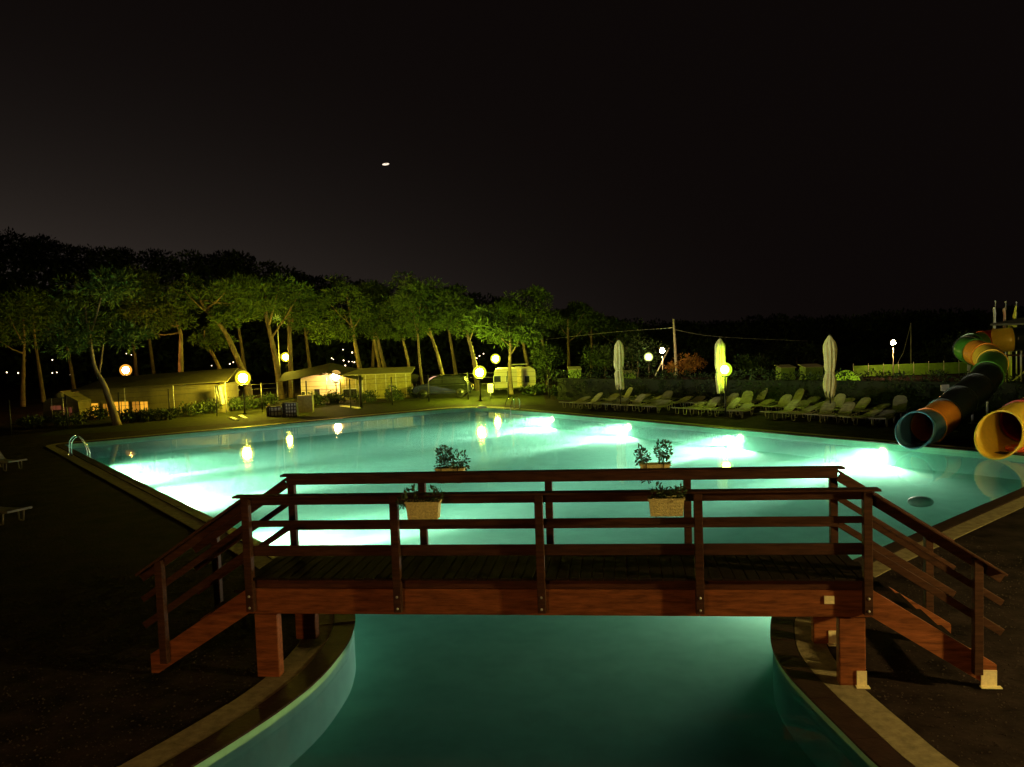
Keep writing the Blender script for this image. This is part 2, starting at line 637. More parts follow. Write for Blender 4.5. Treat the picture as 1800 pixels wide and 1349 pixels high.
for side, y in ((-1, 0.0), (1, BW)):
    yo = y + side * 0.0
    # five posts
    for i, fx in enumerate((-1, -0.49, -0.013, 0.49, 1)):
        member('post', (fx * HX, yo, 0.90), (fx * HX, yo, ZT - 0.028), 0.10, 0.10, M_railshade, (0, 1, 0))
    for i, fx in enumerate((-1, -0.49, -0.013, 0.49, 1)):
        for zb in (0.95, 1.10):
            bo = MB().lathe([(0.016, 0.0), (0.016, 0.008), (0.001, 0.011)], 8)
            bo.v = [(fx * HX + x, yo + side * (0.05 + z), zb + y) for x, y, z in bo.v]
            bo.obj('bolt', M_palem, BR)
    yi = yo - side * 0.0725            # rails run on the inner face
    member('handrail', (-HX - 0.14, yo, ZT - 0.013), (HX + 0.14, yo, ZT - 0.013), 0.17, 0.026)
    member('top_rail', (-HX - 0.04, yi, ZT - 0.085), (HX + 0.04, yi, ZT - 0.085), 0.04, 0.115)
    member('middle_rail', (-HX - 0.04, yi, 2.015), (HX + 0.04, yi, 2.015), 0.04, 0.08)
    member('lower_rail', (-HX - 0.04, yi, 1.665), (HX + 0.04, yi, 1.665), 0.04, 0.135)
    # fascia beam in four lengths with butt joints, edge board over it
    ends = [-HX - 0.06, -0.49 * HX, -0.013 * HX, 0.49 * HX, HX + 0.06]
    ff = yo - side * 0.095
    for a, b_ in zip(ends[:-1], ends[1:]):
        member('fascia_board', (a + 0.003, ff, 1.005), (b_ - 0.003, ff, 1.005), 0.08, 0.325, M_wood)
        member('edge_board', (a + 0.003, ff - side * 0.012, 1.235), (b_ - 0.003, ff - side * 0.012, 1.235), 0.07, 0.125, M_woodd)
    # pillars with pale feet
    for sx in (-1, 1):
        px_ = sx * (HX - 0.17)
        member('pillar', (px_, ff - side * 0.01, 0.02), (px_, ff - side * 0.01, 0.838), 0.16, 0.30, M_wood, (1, 0, 0), 0.01)
        pl = MB().box((px_ + 0.10, ff - side * 0.01 - 0.088, 0.115), (0.115, 0.012, 0.18))
        pl.box((px_ + 0.10, ff - side * 0.01 - 0.13, 0.0285), (0.15, 0.085, 0.012))
        if sx > 0:
            pl.obj('foot_bracket', M_plate, BR)
    # stairs down to both banks
    for sx in (-1, 1):
        X = lambda s: sx * (HX + s)
        sl = 0.655
        st = MB()
        prof = [(0.065, 0.842), (1.36, 0.03), (1.46, 0.03), (1.46, 0.28), (0.065, 1.17)]
        ysr = ff
        vs = [Vector((X(s), ysr - 0.03, z)) for s, z in prof] + [Vector((X(s), ysr + 0.03, z)) for s, z in prof]
        st.add(vs, [(0, 1, 2, 3, 4), (9, 8, 7, 6, 5)] + [(i, 5 + i, 5 + (i + 1) % 5, (i + 1) % 5) for i in range(5)])
        st.obj('stringer', M_wood, BR)
        yn = yo
        member('newel_post', (X(1.22), yn, 0.20), (X(1.22), yn, ZT - 0.04 - sl * 1.22), 0.10, 0.10, M_railshade, (0, 1, 0))
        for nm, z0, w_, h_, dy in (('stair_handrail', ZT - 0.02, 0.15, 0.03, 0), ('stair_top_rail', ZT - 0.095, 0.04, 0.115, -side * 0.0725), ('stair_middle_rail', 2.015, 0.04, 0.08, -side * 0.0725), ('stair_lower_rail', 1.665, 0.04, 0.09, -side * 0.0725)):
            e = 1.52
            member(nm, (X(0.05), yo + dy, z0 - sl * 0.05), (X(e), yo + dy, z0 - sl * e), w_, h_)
for sx in (-1, 1):
    for k in range(5):
        s = 0.16 + k * 0.265
        member('stair_tread', (sx * (HX + s), 0.128, ZD - 0.215 * (k + 1)), (sx * (HX + s), BW - 0.128, ZD - 0.215 * (k + 1)), 0.25, 0.035, M_deck)
np_ = 54
for i in range(np_):
    x0 = -HX - 0.05 + (BL + 0.1) * (i + 0.5) / np_
    member('deck_plank', (x0, -0.02, ZD - 0.014 + rnd(-0.003, 0.003)), (x0, BW + 0.02, ZD - 0.014), 0.133, 0.028, M_deck, b0=0.004)
for y in (0.5, 1.06):
    member('deck_joist', (-HX, y, 1.20), (HX, y, 1.20), 0.08, 0.19, M_woodd)
MB().box((3.38, 0.095 - 0.043 - 0.005, 1.055), (0.115, 0.012, 0.095)).obj('reflector_plate', M_plate, BR)
fb = MB().box((HX + 1.37, 0.095 - 0.041, 0.125), (0.175, 0.016, 0.19)).box((HX + 1.38, 0.02, 0.030), (0.23, 0.07, 0.012))
fb.obj('foot_bracket', M_plate, BR)


def to_world(x, y, z):
    c_, s_ = math.cos(BYAW), math.sin(BYAW)
    return Vector((BO[0] + x * c_ - y * s_, BO[1] + x * s_ + y * c_, z))


def leaf_cluster(m, c, r, nl, size, sq=(1, 1, 1), rngl=None, cent=0.0, wd=0.24):
    """nl leaf-like rhombs spread through a ball round c"""
    rg = rngl or random
    c = Vector(c)
    for _ in range(nl):
        while True:
            p = Vector((rg.uniform(-1, 1), rg.uniform(-1, 1), rg.uniform(-1, 1)))
            if cent < p.length < 1:
                break
        q = c + Vector((p.x * r * sq[0], p.y * r * sq[1], p.z * r * sq[2]))
        d = (p.normalized() + Vector((rg.uniform(-1, 1), rg.uniform(-1, 1), rg.uniform(-0.6, 1))) * 0.9).normalized()
        s = d.cross(Vector((rg.uniform(-1, 1), rg.uniform(-1, 1), rg.uniform(-1, 1)))).normalized()
        L = size * rg.uniform(0.6, 1.3)
        m.add([q, q + d * L * 0.5 + s * L * wd, q + d * L, q + d * L * 0.5 - s * L * wd], [(0, 1, 2, 3)])
    return m


M_pot = mat('dark_potting_soil', (0.03, 0.022, 0.015), 0.9)
M_pleaf = mat('planter_leaves', (0.035, 0.07, 0.018), 0.7, var=0.5, scale=9)


def planter(x, y, z, side, label, clumps, seed):
    rg = random.Random(seed)
    p = thing('planter', to_world(x, y, z), label, 'planter', 'wicker planters hung on the bridge rails', BYAW)
    t0, t1, d0, d1, h = 0.205, 0.185, 0.085, 0.072, 0.205
    m = MB()
    V = []
    for zz, a, b_ in ((0, t1, d1), (h, t0, d0), (h, t0 - 0.012, d0 - 0.012), (h - 0.03, t0 - 0.016, d0 - 0.016)):
        V += [(-a, -b_, zz), (a, -b_, zz), (a, b_, zz), (-a, b_, zz)]
    F = [(3, 2, 1, 0)]
    for k in range(3):
        F += [(k * 4 + i, k * 4 + (i + 1) % 4, k * 4 + 4 + (i + 1) % 4, k * 4 + 4 + i) for i in range(4)]
    m.add(V, F)
    m.obj('box', M_wicker, p)
    m = MB().box((0, 0, h - 0.032), (2 * t0 - 0.04, 2 * d0 - 0.04, 0.006))
    m.obj('soil', M_pot, p)
    m = MB()
    for a, b_, c_, d_ in ((-t0, -d0, t0, -d0), (t0, -d0, t0, d0), (t0, d0, -t0, d0), (-t0, d0, -t0, -d0)):
        m.beam((a, b_, h), (c_, d_, h), 0.022, 0.02)
    m.obj('rim', M_wicker, p)
    # woven wicker strands
    m = MB()
    for k in range(5):
        zz = 0.025 + k * 0.037
        f = zz / h
        m.beam((-t1 - (t0 - t1) * f, -d1 - (d0 - d1) * f - 0.003, zz), (t1 + (t0 - t1) * f, -d1 - (d0 - d1) * f - 0.003, zz), 0.008, 0.012)
    m.obj('wicker_strand', M_wicker, p)
    m = MB()
    for sx in (-0.12, 0.12):
        m.tube([(sx, -side * 0.06, -0.03), (sx, -side * 0.01, -0.012), (sx, side * 0.09, 0.0), (sx, side * 0.10, h + 0.03), (sx, side * 0.16, h + 0.04)], 0.006, 5)
    m.obj('hook', M_darkm, p)
    m = MB()
    for cx_, cz, r, nl in clumps:
        for k in range(5):
            m.tube([(cx_ * 0.7 + rg.uniform(-.04, .04), rg.uniform(-.03, .03), h - 0.04), (cx_ + rg.uniform(-r, r) * .6, rg.uniform(-.05, .05), h + cz * 0.6), (cx_ + rg.uniform(-r, r), rg.uniform(-.06, .06), h + cz + rg.uniform(-r, r))], [0.005, 0.004, 0.002], 4)
        leaf_cluster(m, (cx_, 0, h + cz), r, int(nl * 1.7), 0.055, (1, 0.8, 1.2), rg)
    m.obj('plant', M_pleaf, p)
    return p


planter(-1.44, -0.20, 2.135, 1, 'cream wicker planter with low straggly plants hung on the front rail at the left', [(-0.17, 0.03, 0.10, 45), (-0.27, 0.0, 0.06, 22), (0.14, 0.07, 0.10, 55), (0.03, 0.01, 0.06, 16), (-0.1, 0.15, 0.03, 7)], 1)
planter(1.48, -0.20, 2.145, 1, 'cream wicker planter with sparse seedlings hung on the front rail at the right', [(-0.10, 0.06, 0.08, 45), (-0.02, 0.04, 0.06, 20), (0.13, 0.03, 0.10, 55), (0.17, 0.08, 0.05, 14)], 2)
planter(-1.48, BW + 0.20, 2.215, -1, 'wicker planter with a tall bushy plant on the rear rail at the left', [(-0.08, 0.22, 0.10, 120), (-0.06, 0.08, 0.10, 60), (0.13, 0.10, 0.13, 110), (-0.16, 0.03, 0.07, 25)], 3)
planter(1.44, BW + 0.20, 2.23, -1, 'wicker planter with two upright leafy plants on the rear rail at the right', [(-0.17, 0.10, 0.10, 90), (-0.20, 0.20, 0.05, 24), (0.12, 0.20, 0.11, 130), (0.13, 0.02, 0.09, 50), (-0.1, -0.16, 0.09, 55)], 4)

# ================================================================== SUN LOUNGERS
LB = 'white plastic sun lounger '


def make_lounger(label, group, deg=40, M_white=mat('aged_lounger_plastic', (0.21, 0.19, 0.115), 0.6, var=0.3, scale=4)):
    t_ = thing('sun_lounger', (0, 0, 0), label, 'sun lounger', group)
    # head end along +x; seat frame slightly dished
    m = MB()
    for sy in (-0.31, 0.31):
        P = [(-0.95, sy, 0.36), (-0.4, sy, 0.29), (0.2, sy, 0.28), (0.45, sy, 0.31), (0.95, sy, 0.36)]
        m.tube(crom(P, 3), 0.028, 6)
    m.beam((-0.95, -0.33, 0.36), (-0.95, 0.33, 0.36), 0.06, 0.05)
    m.obj('frame', M_white, t_)
    m = MB()
    for k in range(11):
        x = -0.88 + k * 0.115
        z = 0.30 + 0.07 * max(0, (-0.35 - x)) / 0.6
        m.box((x, 0, z), (0.09, 0.58, 0.018))
    m.obj('seat', M_white, t_)
    back = MB()
    ang = R(deg)
    ca, sa = math.cos(ang), math.sin(ang)
    q = lambda d, y: Vector((0.32 + d * ca, y, 0.32 + d * sa))
    nb = 8
    top = [(-0.28, 0.0), (0.28, 0.0), (0.29, 0.45), (0.24, 0.62), (0.12, 0.70), (-0.12, 0.70), (-0.24, 0.62), (-0.29, 0.45)]
    fw = [q(d, y) for y, d in top]
    nrm = Vector((-sa, 0, ca)) * 0.025
    back.add(fw + [v + nrm for v in fw], [tuple(range(nb)), tuple(range(2 * nb - 1, nb - 1, -1))] + [(i, nb + i, nb + (i + 1) % nb, (i + 1) % nb) for i in range(nb)])
    for k in range(4):
        back.box(q(0.12 + k * 0.13, 0) + nrm * 1.3, (0.03, 0.46, 0.02))
    back.obj('backrest', M_white, t_)
    for x, y in ((-0.62, -0.27), (-0.62, 0.27), (0.55, -0.27), (0.55, 0.27)):
        l = MB()
        l.tube([(x - 0.11, y, 0.29), (x - 0.08, y, 0.03), (x, y, 0.015), (x + 0.08, y, 0.03), (x + 0.11, y, 0.29)], 0.02, 5)
        l.obj('leg', M_white, t_)
    return t_


fa, fb_ = at(1012, 716), at(1598, 749)
row = (fb_ - fa)
rd = row.normalized()
out_d = Vector((-rd.y, rd.x, 0))
if out_d.y < 0:
    out_d = -out_d
hd = math.atan2(-inward_fr.y, -inward_fr.x)
L0 = make_lounger('white plastic sun lounger in the front row nearest the far pool edge', 'sun loungers in the front row')
L1 = make_lounger('x', 'y', 16)
L2 = make_lounger('x', 'y', 58)
PR = {0: L1, 1: L0, 2: L2}
used = set()
for r_, (off, cnt) in enumerate(((0.0, 19), (2.35, 18), (4.4, 15))):
    for i in range(cnt):
        f = (i + 0.5 * (r_ % 2)) / 19 + rnd(-0.006, 0.006)
        if r_ == 0 and i in (7, 12):
            continue
        if r_ == 2 and i in (5, 6, 10):
            continue
        p = fa + row * f + out_d * (off + rnd(-0.15, 0.15))
        rz = hd + rnd(-0.3, 0.3)
        v = random.choice((0, 0, 1, 1, 2))
        nm = ('front row nearest the far pool edge', 'middle row behind the far pool edge', 'back row against the dark hedge')[r_]
        lb = LB + ('lying flat', 'with half-raised back', 'with steep back')[v] + ' in the ' + nm
        gp_ = 'sun loungers in the ' + nm.split(' ')[0] + ' row'
        if v in used:
            o = dup(PR[v], p, rz, lb, gp_)
        else:
            o = PR[v]
            used.add(v)
            o.location, o.rotation_euler = p, (0, 0, rz)
            o['label'], o['group'] = lb, gp_
p = at(12, 826)
dup(L0, p + Vector((-0.2, 0.1, 0)), R(150), 'pale sun lounger at the left picture edge below the chrome ladder', 'sun loungers on the left bank')
p = at(12, 918)
dup(L0, p + Vector((-0.35, 0.1, 0)), R(155), 'pale sun lounger on the dark left bank, nearer of the two there', 'sun loungers on the left bank')

# ================================================================== CLOSED PARASOLS
def parasol(base, top_z, bot_z, label, seed):
    rg = random.Random(seed)
    p_ = thing('parasol', base, label, 'parasol', 'closed parasols along the far poolside', rg.uniform(0, 1))
    m = MB().tube([(0, 0, 0.0), (0, 0, top_z + 0.02)], 0.03, 8)
    m.obj('pole', M_darkm, p_)
    m = MB().lathe([(0.001, 0.0), (0.32, 0.0), (0.32, 0.06), (0.08, 0.09), (0.045, 0.35), (0.03, 0.36)], 16)
    m.obj('base', M_darkm, p_)
    H = top_z - bot_z
    n_, k_ = 40, 22
    m = MB()
    V = []
    for j in range(k_ + 1):
        f = j / k_
        z = top_z - f * H
        r = 0.10 + 0.17 * min(1, f / 0.10) if f < 0.10 else 0.27 - 0.02 * math.sin(f * 9 + seed)
        tie = math.exp(-((f - 0.63) / 0.05) ** 2)
        r *= 1 - 0.28 * tie
        if f > 0.85:
            r *= 1 - (f - 0.85) * 1.0
        for i in range(n_):
            a = 2 * PI * i / n_
            fold = 0.75 + 0.25 * math.cos(8 * a + 0.6 * math.sin(4 * f + seed)) * min(1, f * 5)
            lump = 1 + 0.10 * noise.noise(Vector((math.cos(a) * 1.4 + seed * 3, math.sin(a) * 1.4, z * 1.2)))
            zz = z - (0.16 * math.cos(8 * a + seed) * max(0, f - 0.8) / 0.2 if f > 0.8 else 0) + rg.uniform(-.008, .008)
            V.append((math.cos(a) * r * fold * lump + 0.05 * math.sin(z * 1.7 + seed) * f, math.sin(a) * r * fold * lump, zz))
    m.add(V, [(j * n_ + i, (j + 1) * n_ + i, (j + 1) * n_ + (i + 1) % n_, j * n_ + (i + 1) % n_) for j in range(k_) for i in range(n_)], 0, True)
    m.add([(0, 0, top_z + 0.05)] + V[:n_], [(0, 1 + i, 1 + (i + 1) % n_) for i in range(n_)], 0, True)
    m.obj('canopy', M_canvas, p_)
    zt_ = top_z - 0.63 * H
    m = MB().lathe([(0.205, zt_ - 0.03), (0.215, zt_ - 0.03), (0.215, zt_ + 0.03), (0.205, zt_ + 0.03)], 20)
    m.obj('tie_strap', M_canvas, p_)
    m = MB().ball((0, 0, top_z + 0.06), 0.045)
    m.obj('finial', M_darkm, p_)


parasol(at(1091, 721), 3.60, 1.20, 'closed cream parasol furthest left, in front of the round dark trees', 1)
parasol(at(1268, 729), 3.58, 1.15, 'closed cream parasol beside the green-glowing globe lamp', 5)
parasol(at(1460, 737), 3.62, 1.10, 'closed cream parasol beside the small white sign on the hedge', 9)

# ================================================================== HEDGE behind the loungers
def leafy(name, prof, nl, size, m, seed, parent=None, kind=None):
    """prof: list of (centre, radii)"""
    rg = random.Random(seed)
    mb = MB()
    tot = sum(r[0] * r[1] * r[2] for _, r in prof)
    for c, r in prof:
        leaf_cluster(mb, c, 1.0, max(8, int(nl * r[0] * r[1] * r[2] / tot)), size, r, rg, 0.45)
    o = mb.obj(name, m, parent)
    if kind:
        o['kind'] = kind
    return o


ha, hb = at(985, 703), at(1900, 727)
hv = hb - ha
hr = thing('hedge', ha, 'long dark clipped hedge behind the rows of sun loungers', 'hedge')
segs = int(hv.length / 0.8)
prof = []
for i in range(segs):
    p = hv * ((i + 0.5) / segs)
    for k in range(3):
        prof.append((p + Vector((rnd(-.3, .3), rnd(-.15, .15), 0.35 + 0.5 * k + rnd(-.08, .08))), (0.55, 0.48, 0.42 + rnd(-0.08, 0.06))))
leafy('foliage', prof, 16000, 0.15, M_leaf, 11, hr)
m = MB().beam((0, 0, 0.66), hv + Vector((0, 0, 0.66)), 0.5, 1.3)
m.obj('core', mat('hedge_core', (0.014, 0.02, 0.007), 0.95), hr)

M_sign = mat('white_board', (0.62, 0.60, 0.50), 0.6, var=0.05)
M_ink = mat('grey_print', (0.18, 0.17, 0.15), 0.7, var=0.3)


def sign(p, w, h, zc, label, post=True, mm=None):
    s_ = thing('sign', p, label, 'sign')
    MB().box((0, 0, zc), (w, 0.02, h)).obj('board', mm or M_sign, s_)
    m = MB()
    for k in range(4):
        m.box((rnd(-0.02, 0.02) * w, -0.0125, zc + h * (0.28 - 0.18 * k)), (w * (0.7 - 0.12 * (k % 2)), 0.003, h * 0.06))
    m.obj('print', M_ink, s_)
    if post:
        MB().tube([(0, 0.03, 0), (0, 0.03, zc + h / 2)], 0.02, 6).obj('post', M_palem, s_)


q = atd(1436, 677, 43.5)
sign((q.x, q.y, 0), 0.40, 0.30, q.z, 'small white notice board beside the right-hand closed parasol')
q = atd(1661, 682, 36.5)
sign((q.x, q.y, 0), 0.36, 0.27, q.z, 'small white notice board on the hedge left of the slide')
q = atd(862, 683, 54.0)
sign((q.x, q.y, 0), 0.34, 0.55, q.z, 'pale lit board on a post beside the bright globe lamp')

# ================================================================== LAMPS
LAMPK = 1.3


def halo_shell(col):
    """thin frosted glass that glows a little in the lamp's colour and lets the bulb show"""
    key = 'halo_shell_glow_%d_%d' % (col[0] * 100, col[1] * 100)
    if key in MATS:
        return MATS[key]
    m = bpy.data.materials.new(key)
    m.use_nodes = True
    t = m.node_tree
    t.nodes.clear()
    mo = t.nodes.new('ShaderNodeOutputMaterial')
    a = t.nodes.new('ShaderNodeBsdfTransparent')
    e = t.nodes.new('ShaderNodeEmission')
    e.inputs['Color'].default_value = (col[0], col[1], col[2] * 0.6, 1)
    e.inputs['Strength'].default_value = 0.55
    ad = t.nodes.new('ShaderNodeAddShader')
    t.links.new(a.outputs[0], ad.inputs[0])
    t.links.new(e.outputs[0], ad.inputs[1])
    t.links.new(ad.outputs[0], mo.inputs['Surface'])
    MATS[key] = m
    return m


def lamp(p, h, r, col, st, label, style='globe', group='globe lamps', postm=None):
    t_ = thing('street_lamp', p, label, 'lamp', group)
    pm = postm or M_darkm
    MB().tube([(0, 0, 0), (0, 0, 0.5), (0, 0, h - r * 1.7)], [0.06, 0.04, 0.035], 8).obj('post', pm, t_)
    MB().lathe([(0.001, 0), (0.14, 0), (0.14, 0.04), (0.06, 0.07)], 12).obj('base', pm, t_)
    em = emission('lamp_glow_%d' % len(MATS), col, st * LAMPK)
    if style == 'globe':
        MB().lathe([(0.05, h - r * 1.95), (r * 0.9, h - r * 1.72), (r * 0.9, h - r * 1.5), (0.03, h - r * 1.5)], 12).obj('collar', pm, t_)
        gm = halo_shell(col)
        gb = MB().ball((0, 0, h), r * 1.75, 20, 14).obj('globe', gm, t_)  # oversized glowing shell imitates the halo round the bulb
        MB().ball((0, 0, h), r, 12, 8).obj('bulb', em, gb)
    else:
        MB().lathe([(0.06, h - r), (r * 1.15, h + r * 0.8), (r * 1.0, h + r * 0.8), (0.05, h - r * 0.8)], 12).obj('reflector', M_palem, t_)
        MB().ball((0, 0, h + r * 0.1), r * 0.85, 12, 8).obj('globe', em, t_)
        MB().lathe([(r * 1.25, h + r * 0.95), (r * 0.5, h + r * 1.15), (0.001, h + r * 1.2)], 12).obj('cap', pm, t_)
    return t_


YEL, YGR, GRN, WRM, ORG = (1.0, 0.80, 0.05), (0.86, 0.95, 0.06), (0.62, 1.0, 0.05), (1.0, 0.58, 0.22), (1.0, 0.42, 0.08)


def lamp_at(px, py, Y, r, col, st, label, style='globe', postm=None):
    q = atd(px, py, Y)
    return lamp((q.x, q.y, 0), q.z, r, col, st, label, style, 'lamps around the pool and campsite', postm)


lamp_at(427, 665, 49.5, 0.25, YEL, 800, 'brightest yellow globe lamp, beside the lit tent and mirrored in the pool')
lamp_at(502, 628, 62, 0.20, YEL, 750, 'yellow globe lamp on a thin post between two bright pine trunks')
lamp_at(843, 655, 53, 0.24, YGR, 900, 'bright yellow-green globe lamp in front of the parked dark car')
lamp_at(871, 631, 63, 0.21, YGR, 850, 'yellow-green globe lamp raised behind the brighter globe, left of the cream caravan')
lamp_at(590, 662, 57.5, 0.24, WRM, 200, 'warm white lamp under the dark canopy over the cream caravan')
lamp_at(221, 651, 57, 0.22, ORG, 260, 'orange-white lamp above the dark tent roof')
lamp_at(1274, 650, 39.5, 0.19, GRN, 130, 'green-glowing globe lamp in front of the middle parasol')
lamp_at(1164, 617, 66, 0.24, WRM, 260, 'warm white cup-shaped lamp left of the utility pole', 'cup', M_palem)
lamp_at(1570, 603, 60, 0.20, WRM, 330, 'warm white cup-shaped lamp on a tall pale post behind the hedge', 'cup', M_palem)
lamp_at(1140, 628, 68, 0.20, (0.9, 1.0, 0.45), 40, 'small pale green lamp in front of the round dark tree')
lamp((29.3, 41.0, 0), 2.2, 0.25, YGR, 80, 'yellow-green globe lamp below the slide tower', 'globe', 'lamps around the pool and campsite')
lamp((19.5, 21.0, 0), 4.2, 0.25, (1.0, 0.80, 0.20), 300, 'added unseen tall lamp on the right bank, lighting the parasols', 'globe', 'lamps around the pool and campsite')  # out of view, put in to cast warm light on parasols and loungers
lamp((12.5, 6.0, 0), 3.4, 0.2, (1.0, 0.69, 0.21), 1900, 'unseen stand-in lamp on the near right bank for the warm side light', 'globe', 'lamps around the pool and campsite')  # unseen, stands in for the warm light coming from the right
lamp((-6.0, -1.0, 0), 3.6, 0.2, (1.0, 0.50, 0.16), 420, 'unseen stand-in lamp left of the camera for the warm light on the bridge front', 'globe', 'lamps around the pool and campsite')  # unseen, stands in for warm light on the bridge's left front

# ================================================================== WATER SLIDES
M_blue = mat('slide_blue', (0.035, 0.10, 0.17), 0.3, var=0.1)
M_orange = mat('slide_orange', (0.75, 0.27, 0.03), 0.3, var=0.1)
M_yellow = mat('slide_yellow', (0.85, 0.56, 0.06), 0.3, var=0.08)
M_red = mat('slide_red', (0.42, 0.03, 0.02), 0.3, var=0.1)
M_sgreen = mat('slide_green', (0.06, 0.22, 0.03), 0.3, var=0.1)
M_shadegreen = mat('slide_shaded_green', (0.010, 0.016, 0.012), 0.3, var=0.1)  # near black: shadow on the middle sections is put into the colour


def slide(path, r, cols, label, loc, lip=0.55, seed=0):
    """tube slide: wall with thickness, one part per moulded section, raised flange rings at the joints"""
    root = thing('water_slide', loc, label, 'water slide', 'tube water slides')
    P = crom([Vector(p) - Vector(loc) for p in path], 8)
    fr_ = frames(P)
    ns = 28
    nsec = len(cols)
    per = (len(P) - 1) / nsec
    th = 0.035
    for s in range(nsec):
        i0, i1 = round(s * per), round((s + 1) * per)
        m = MB()
        V, F = [], []
        ids = list(range(i0, i1 + 1))
        for rr in (r, r - th):
            for i in ids:
                x, y = fr_[i]
                tdir = (P[min(i + 1, len(P) - 1)] - P[max(i - 1, 0)]).normalized()
                upd = Vector((0, 0, 1)) - tdir * tdir.z
                for k in range(ns):
                    a = 2 * PI * k / ns
                    o = x * (math.cos(a) * rr) + y * (math.sin(a) * rr)
                    sh = Vector((0, 0, 0))
                    if i == 0:            # mouth cut on a slant: the lower lip runs forward
                        hgt = o.dot(upd.normalized()) / r
                        sh = -tdir * lip * (0.5 - 0.5 * hgt) + tdir * 0.08 * hgt
                    V.append(P[i] + o + sh)
        L = len(ids)
        for sh_ in (0, 1):
            b0 = sh_ * L * ns
            for j in range(L - 1):
                for k in range(ns):
                    q = (b0 + j * ns + k, b0 + j * ns + (k + 1) % ns, b0 + (j + 1) * ns + (k + 1) % ns, b0 + (j + 1) * ns + k)
                    F.append(q if sh_ == 0 else q[::-1])
        for j in (0, L - 1):
            for k in range(ns):
                q = (j * ns + k, L * ns + j * ns + k, L * ns + j * ns + (k + 1) % ns, j * ns + (k + 1) % ns)
                F.append(q if j == 0 else q[::-1])
        m.add(V, F, 0, True)
        o = m.obj('tube_section', cols[s], root)
        if s:
            fl = MB()
            x, y = fr_[i0]
            td = (P[i0 + 1] - P[i0 - 1]).normalized()
            ringv = []
            for dz, rr in ((-0.03, r + 0.003), (-0.03, r + 0.05), (0.03, r + 0.05), (0.03, r + 0.003)):
                for k in range(ns):
                    a = 2 * PI * k / ns
                    ringv.append(P[i0] + td * dz + x * (math.cos(a) * rr) + y * (math.sin(a) * rr))
            fl.add(ringv, [(j * ns + k, j * ns + (k + 1) % ns, (j + 1) * ns + (k + 1) % ns, (j + 1) * ns + k) for j in range(3) for k in range(ns)], 0, False)
            fl.obj('flange', cols[s], root)
    # lip ring of the mouth
    m = MB()
    x, y = fr_[0]
    td = (P[1] - P[0]).normalized()
    upd = (Vector((0, 0, 1)) - td * td.z).normalized()
    loop = []
    for k in range(ns + 1):
        a = 2 * PI * k / ns
        o = x * (math.cos(a) * r) + y * (math.sin(a) * r)
        h_ = o.dot(upd) / r
        loop.append(P[0] + o * 0.985 - td * lip * (0.5 - 0.5 * h_) + td * 0.08 * h_)
    m.tube(loop, 0.035, 6, caps=False)
    m.obj('lip', cols[0], root)
    # steel legs under the run
    for i in range(10, len(P) - 4, 9):
        zt_ = P[i].z - r - 0.02
        if zt_ > 0.25:
            MB().tube([(P[i].x, P[i].y, 0), (P[i].x, P[i].y, zt_ + 0.05)], 0.05, 8).obj('leg', M_palem, root)
            MB().box((P[i].x, P[i].y, 0.01), (0.25, 0.25, 0.02)).obj('base_plate', M_palem, root)
    return root


mq = atd(1612, 765, 28.4)
bp_ = [(mq.x, mq.y, 0.58), atd(1634, 748, 29.6), atd(1662, 728, 31.0), atd(1695, 700, 33.0), atd(1722, 678, 34.8), atd(1741, 651, 36.5), atd(1742, 634, 38.3), atd(1722, 622, 40.0), atd(1702, 616, 41.2), atd(1703, 610, 42.8), atd(1722, 605, 43.8), atd(1746, 600, 43.8), atd(1776, 597, 43.2), atd(1815, 594, 43.0)]
slide([Vector(p) for p in bp_], 0.60, [M_blue, M_orange, M_shadegreen, M_shadegreen, M_shadegreen, M_sgreen, M_yellow, M_orange, M_sgreen, M_shadegreen, M_sgreen, M_red, M_yellow, M_shadegreen],
      'tube slide with a blue mouth and orange section coiling up to the tower', (mq.x, mq.y, 0))
yq = atd(1763, 758, 26.4)
yp_ = [(yq.x, yq.y, 0.66), atd(1796, 742, 27.6), atd(1835, 722, 29.5), atd(1885, 695, 32.0), atd(1925, 660, 35.5), atd(1925, 620, 39.5), atd(1895, 598, 42.5)]
slide([Vector(p) for p in yp_], 0.68, [M_yellow, M_red, M_red, M_yellow, M_red, M_yellow], 'tube slide with a wide yellow mouth and dark red inside at the right picture edge', (yq.x, yq.y, 0), 0.75)

# tower
TW = atd(1835, 640, 44.2)
tw = thing('slide_tower', (TW.x, TW.y, 0), 'slide tower of green-lit steel posts with a dark roof at the right edge', 'slide tower', None, 0.3)
M_post = mat('painted_post', (0.52, 0.56, 0.16), 0.5, var=0.2)
M_roof = mat('tower_roof_dark', (0.035, 0.03, 0.025), 0.8)
for sx, sy in ((-1.45, -1.2), (-0.95, 1.2), (1.45, -1.2), (1.45, 1.2)):
    MB().tube([(sx, sy, 0), (sx, sy, 3.75)], 0.10, 10).obj('post', M_post, tw)
for k in range(12):
    MB().box((0, -1.25 + k * 0.227, 2.12), (3.1, 0.21, 0.05)).obj('platform_plank', M_woodd, tw)
MB().prism([(-1.85, -1.6), (1.85, -1.6), (1.85, 1.6), (-1.85, 1.6)], 3.70, 3.80).add([(-1.85, -1.6, 3.80), (1.85, -1.6, 3.80), (1.85, 1.6, 3.80), (-1.85, 1.6, 3.80), (0, 0, 4.25)], [(0, 1, 4), (1, 2, 4), (2, 3, 4), (3, 0, 4)]).obj('roof', M_roof, tw)
for z in (2.55, 3.0):
    MB().beam((-1.45, 1.2, z), (1.45, 1.2, z), 0.05, 0.07).obj('guard_rail', M_post, tw)
    MB().beam((1.45, -1.2, z), (1.45, 1.2, z), 0.05, 0.07).obj('guard_rail', M_post, tw)
MB().beam((-1.45, -1.2, 0.4), (1.45, -1.2, 2.1), 0.05, 0.08).obj('brace', M_post, tw)
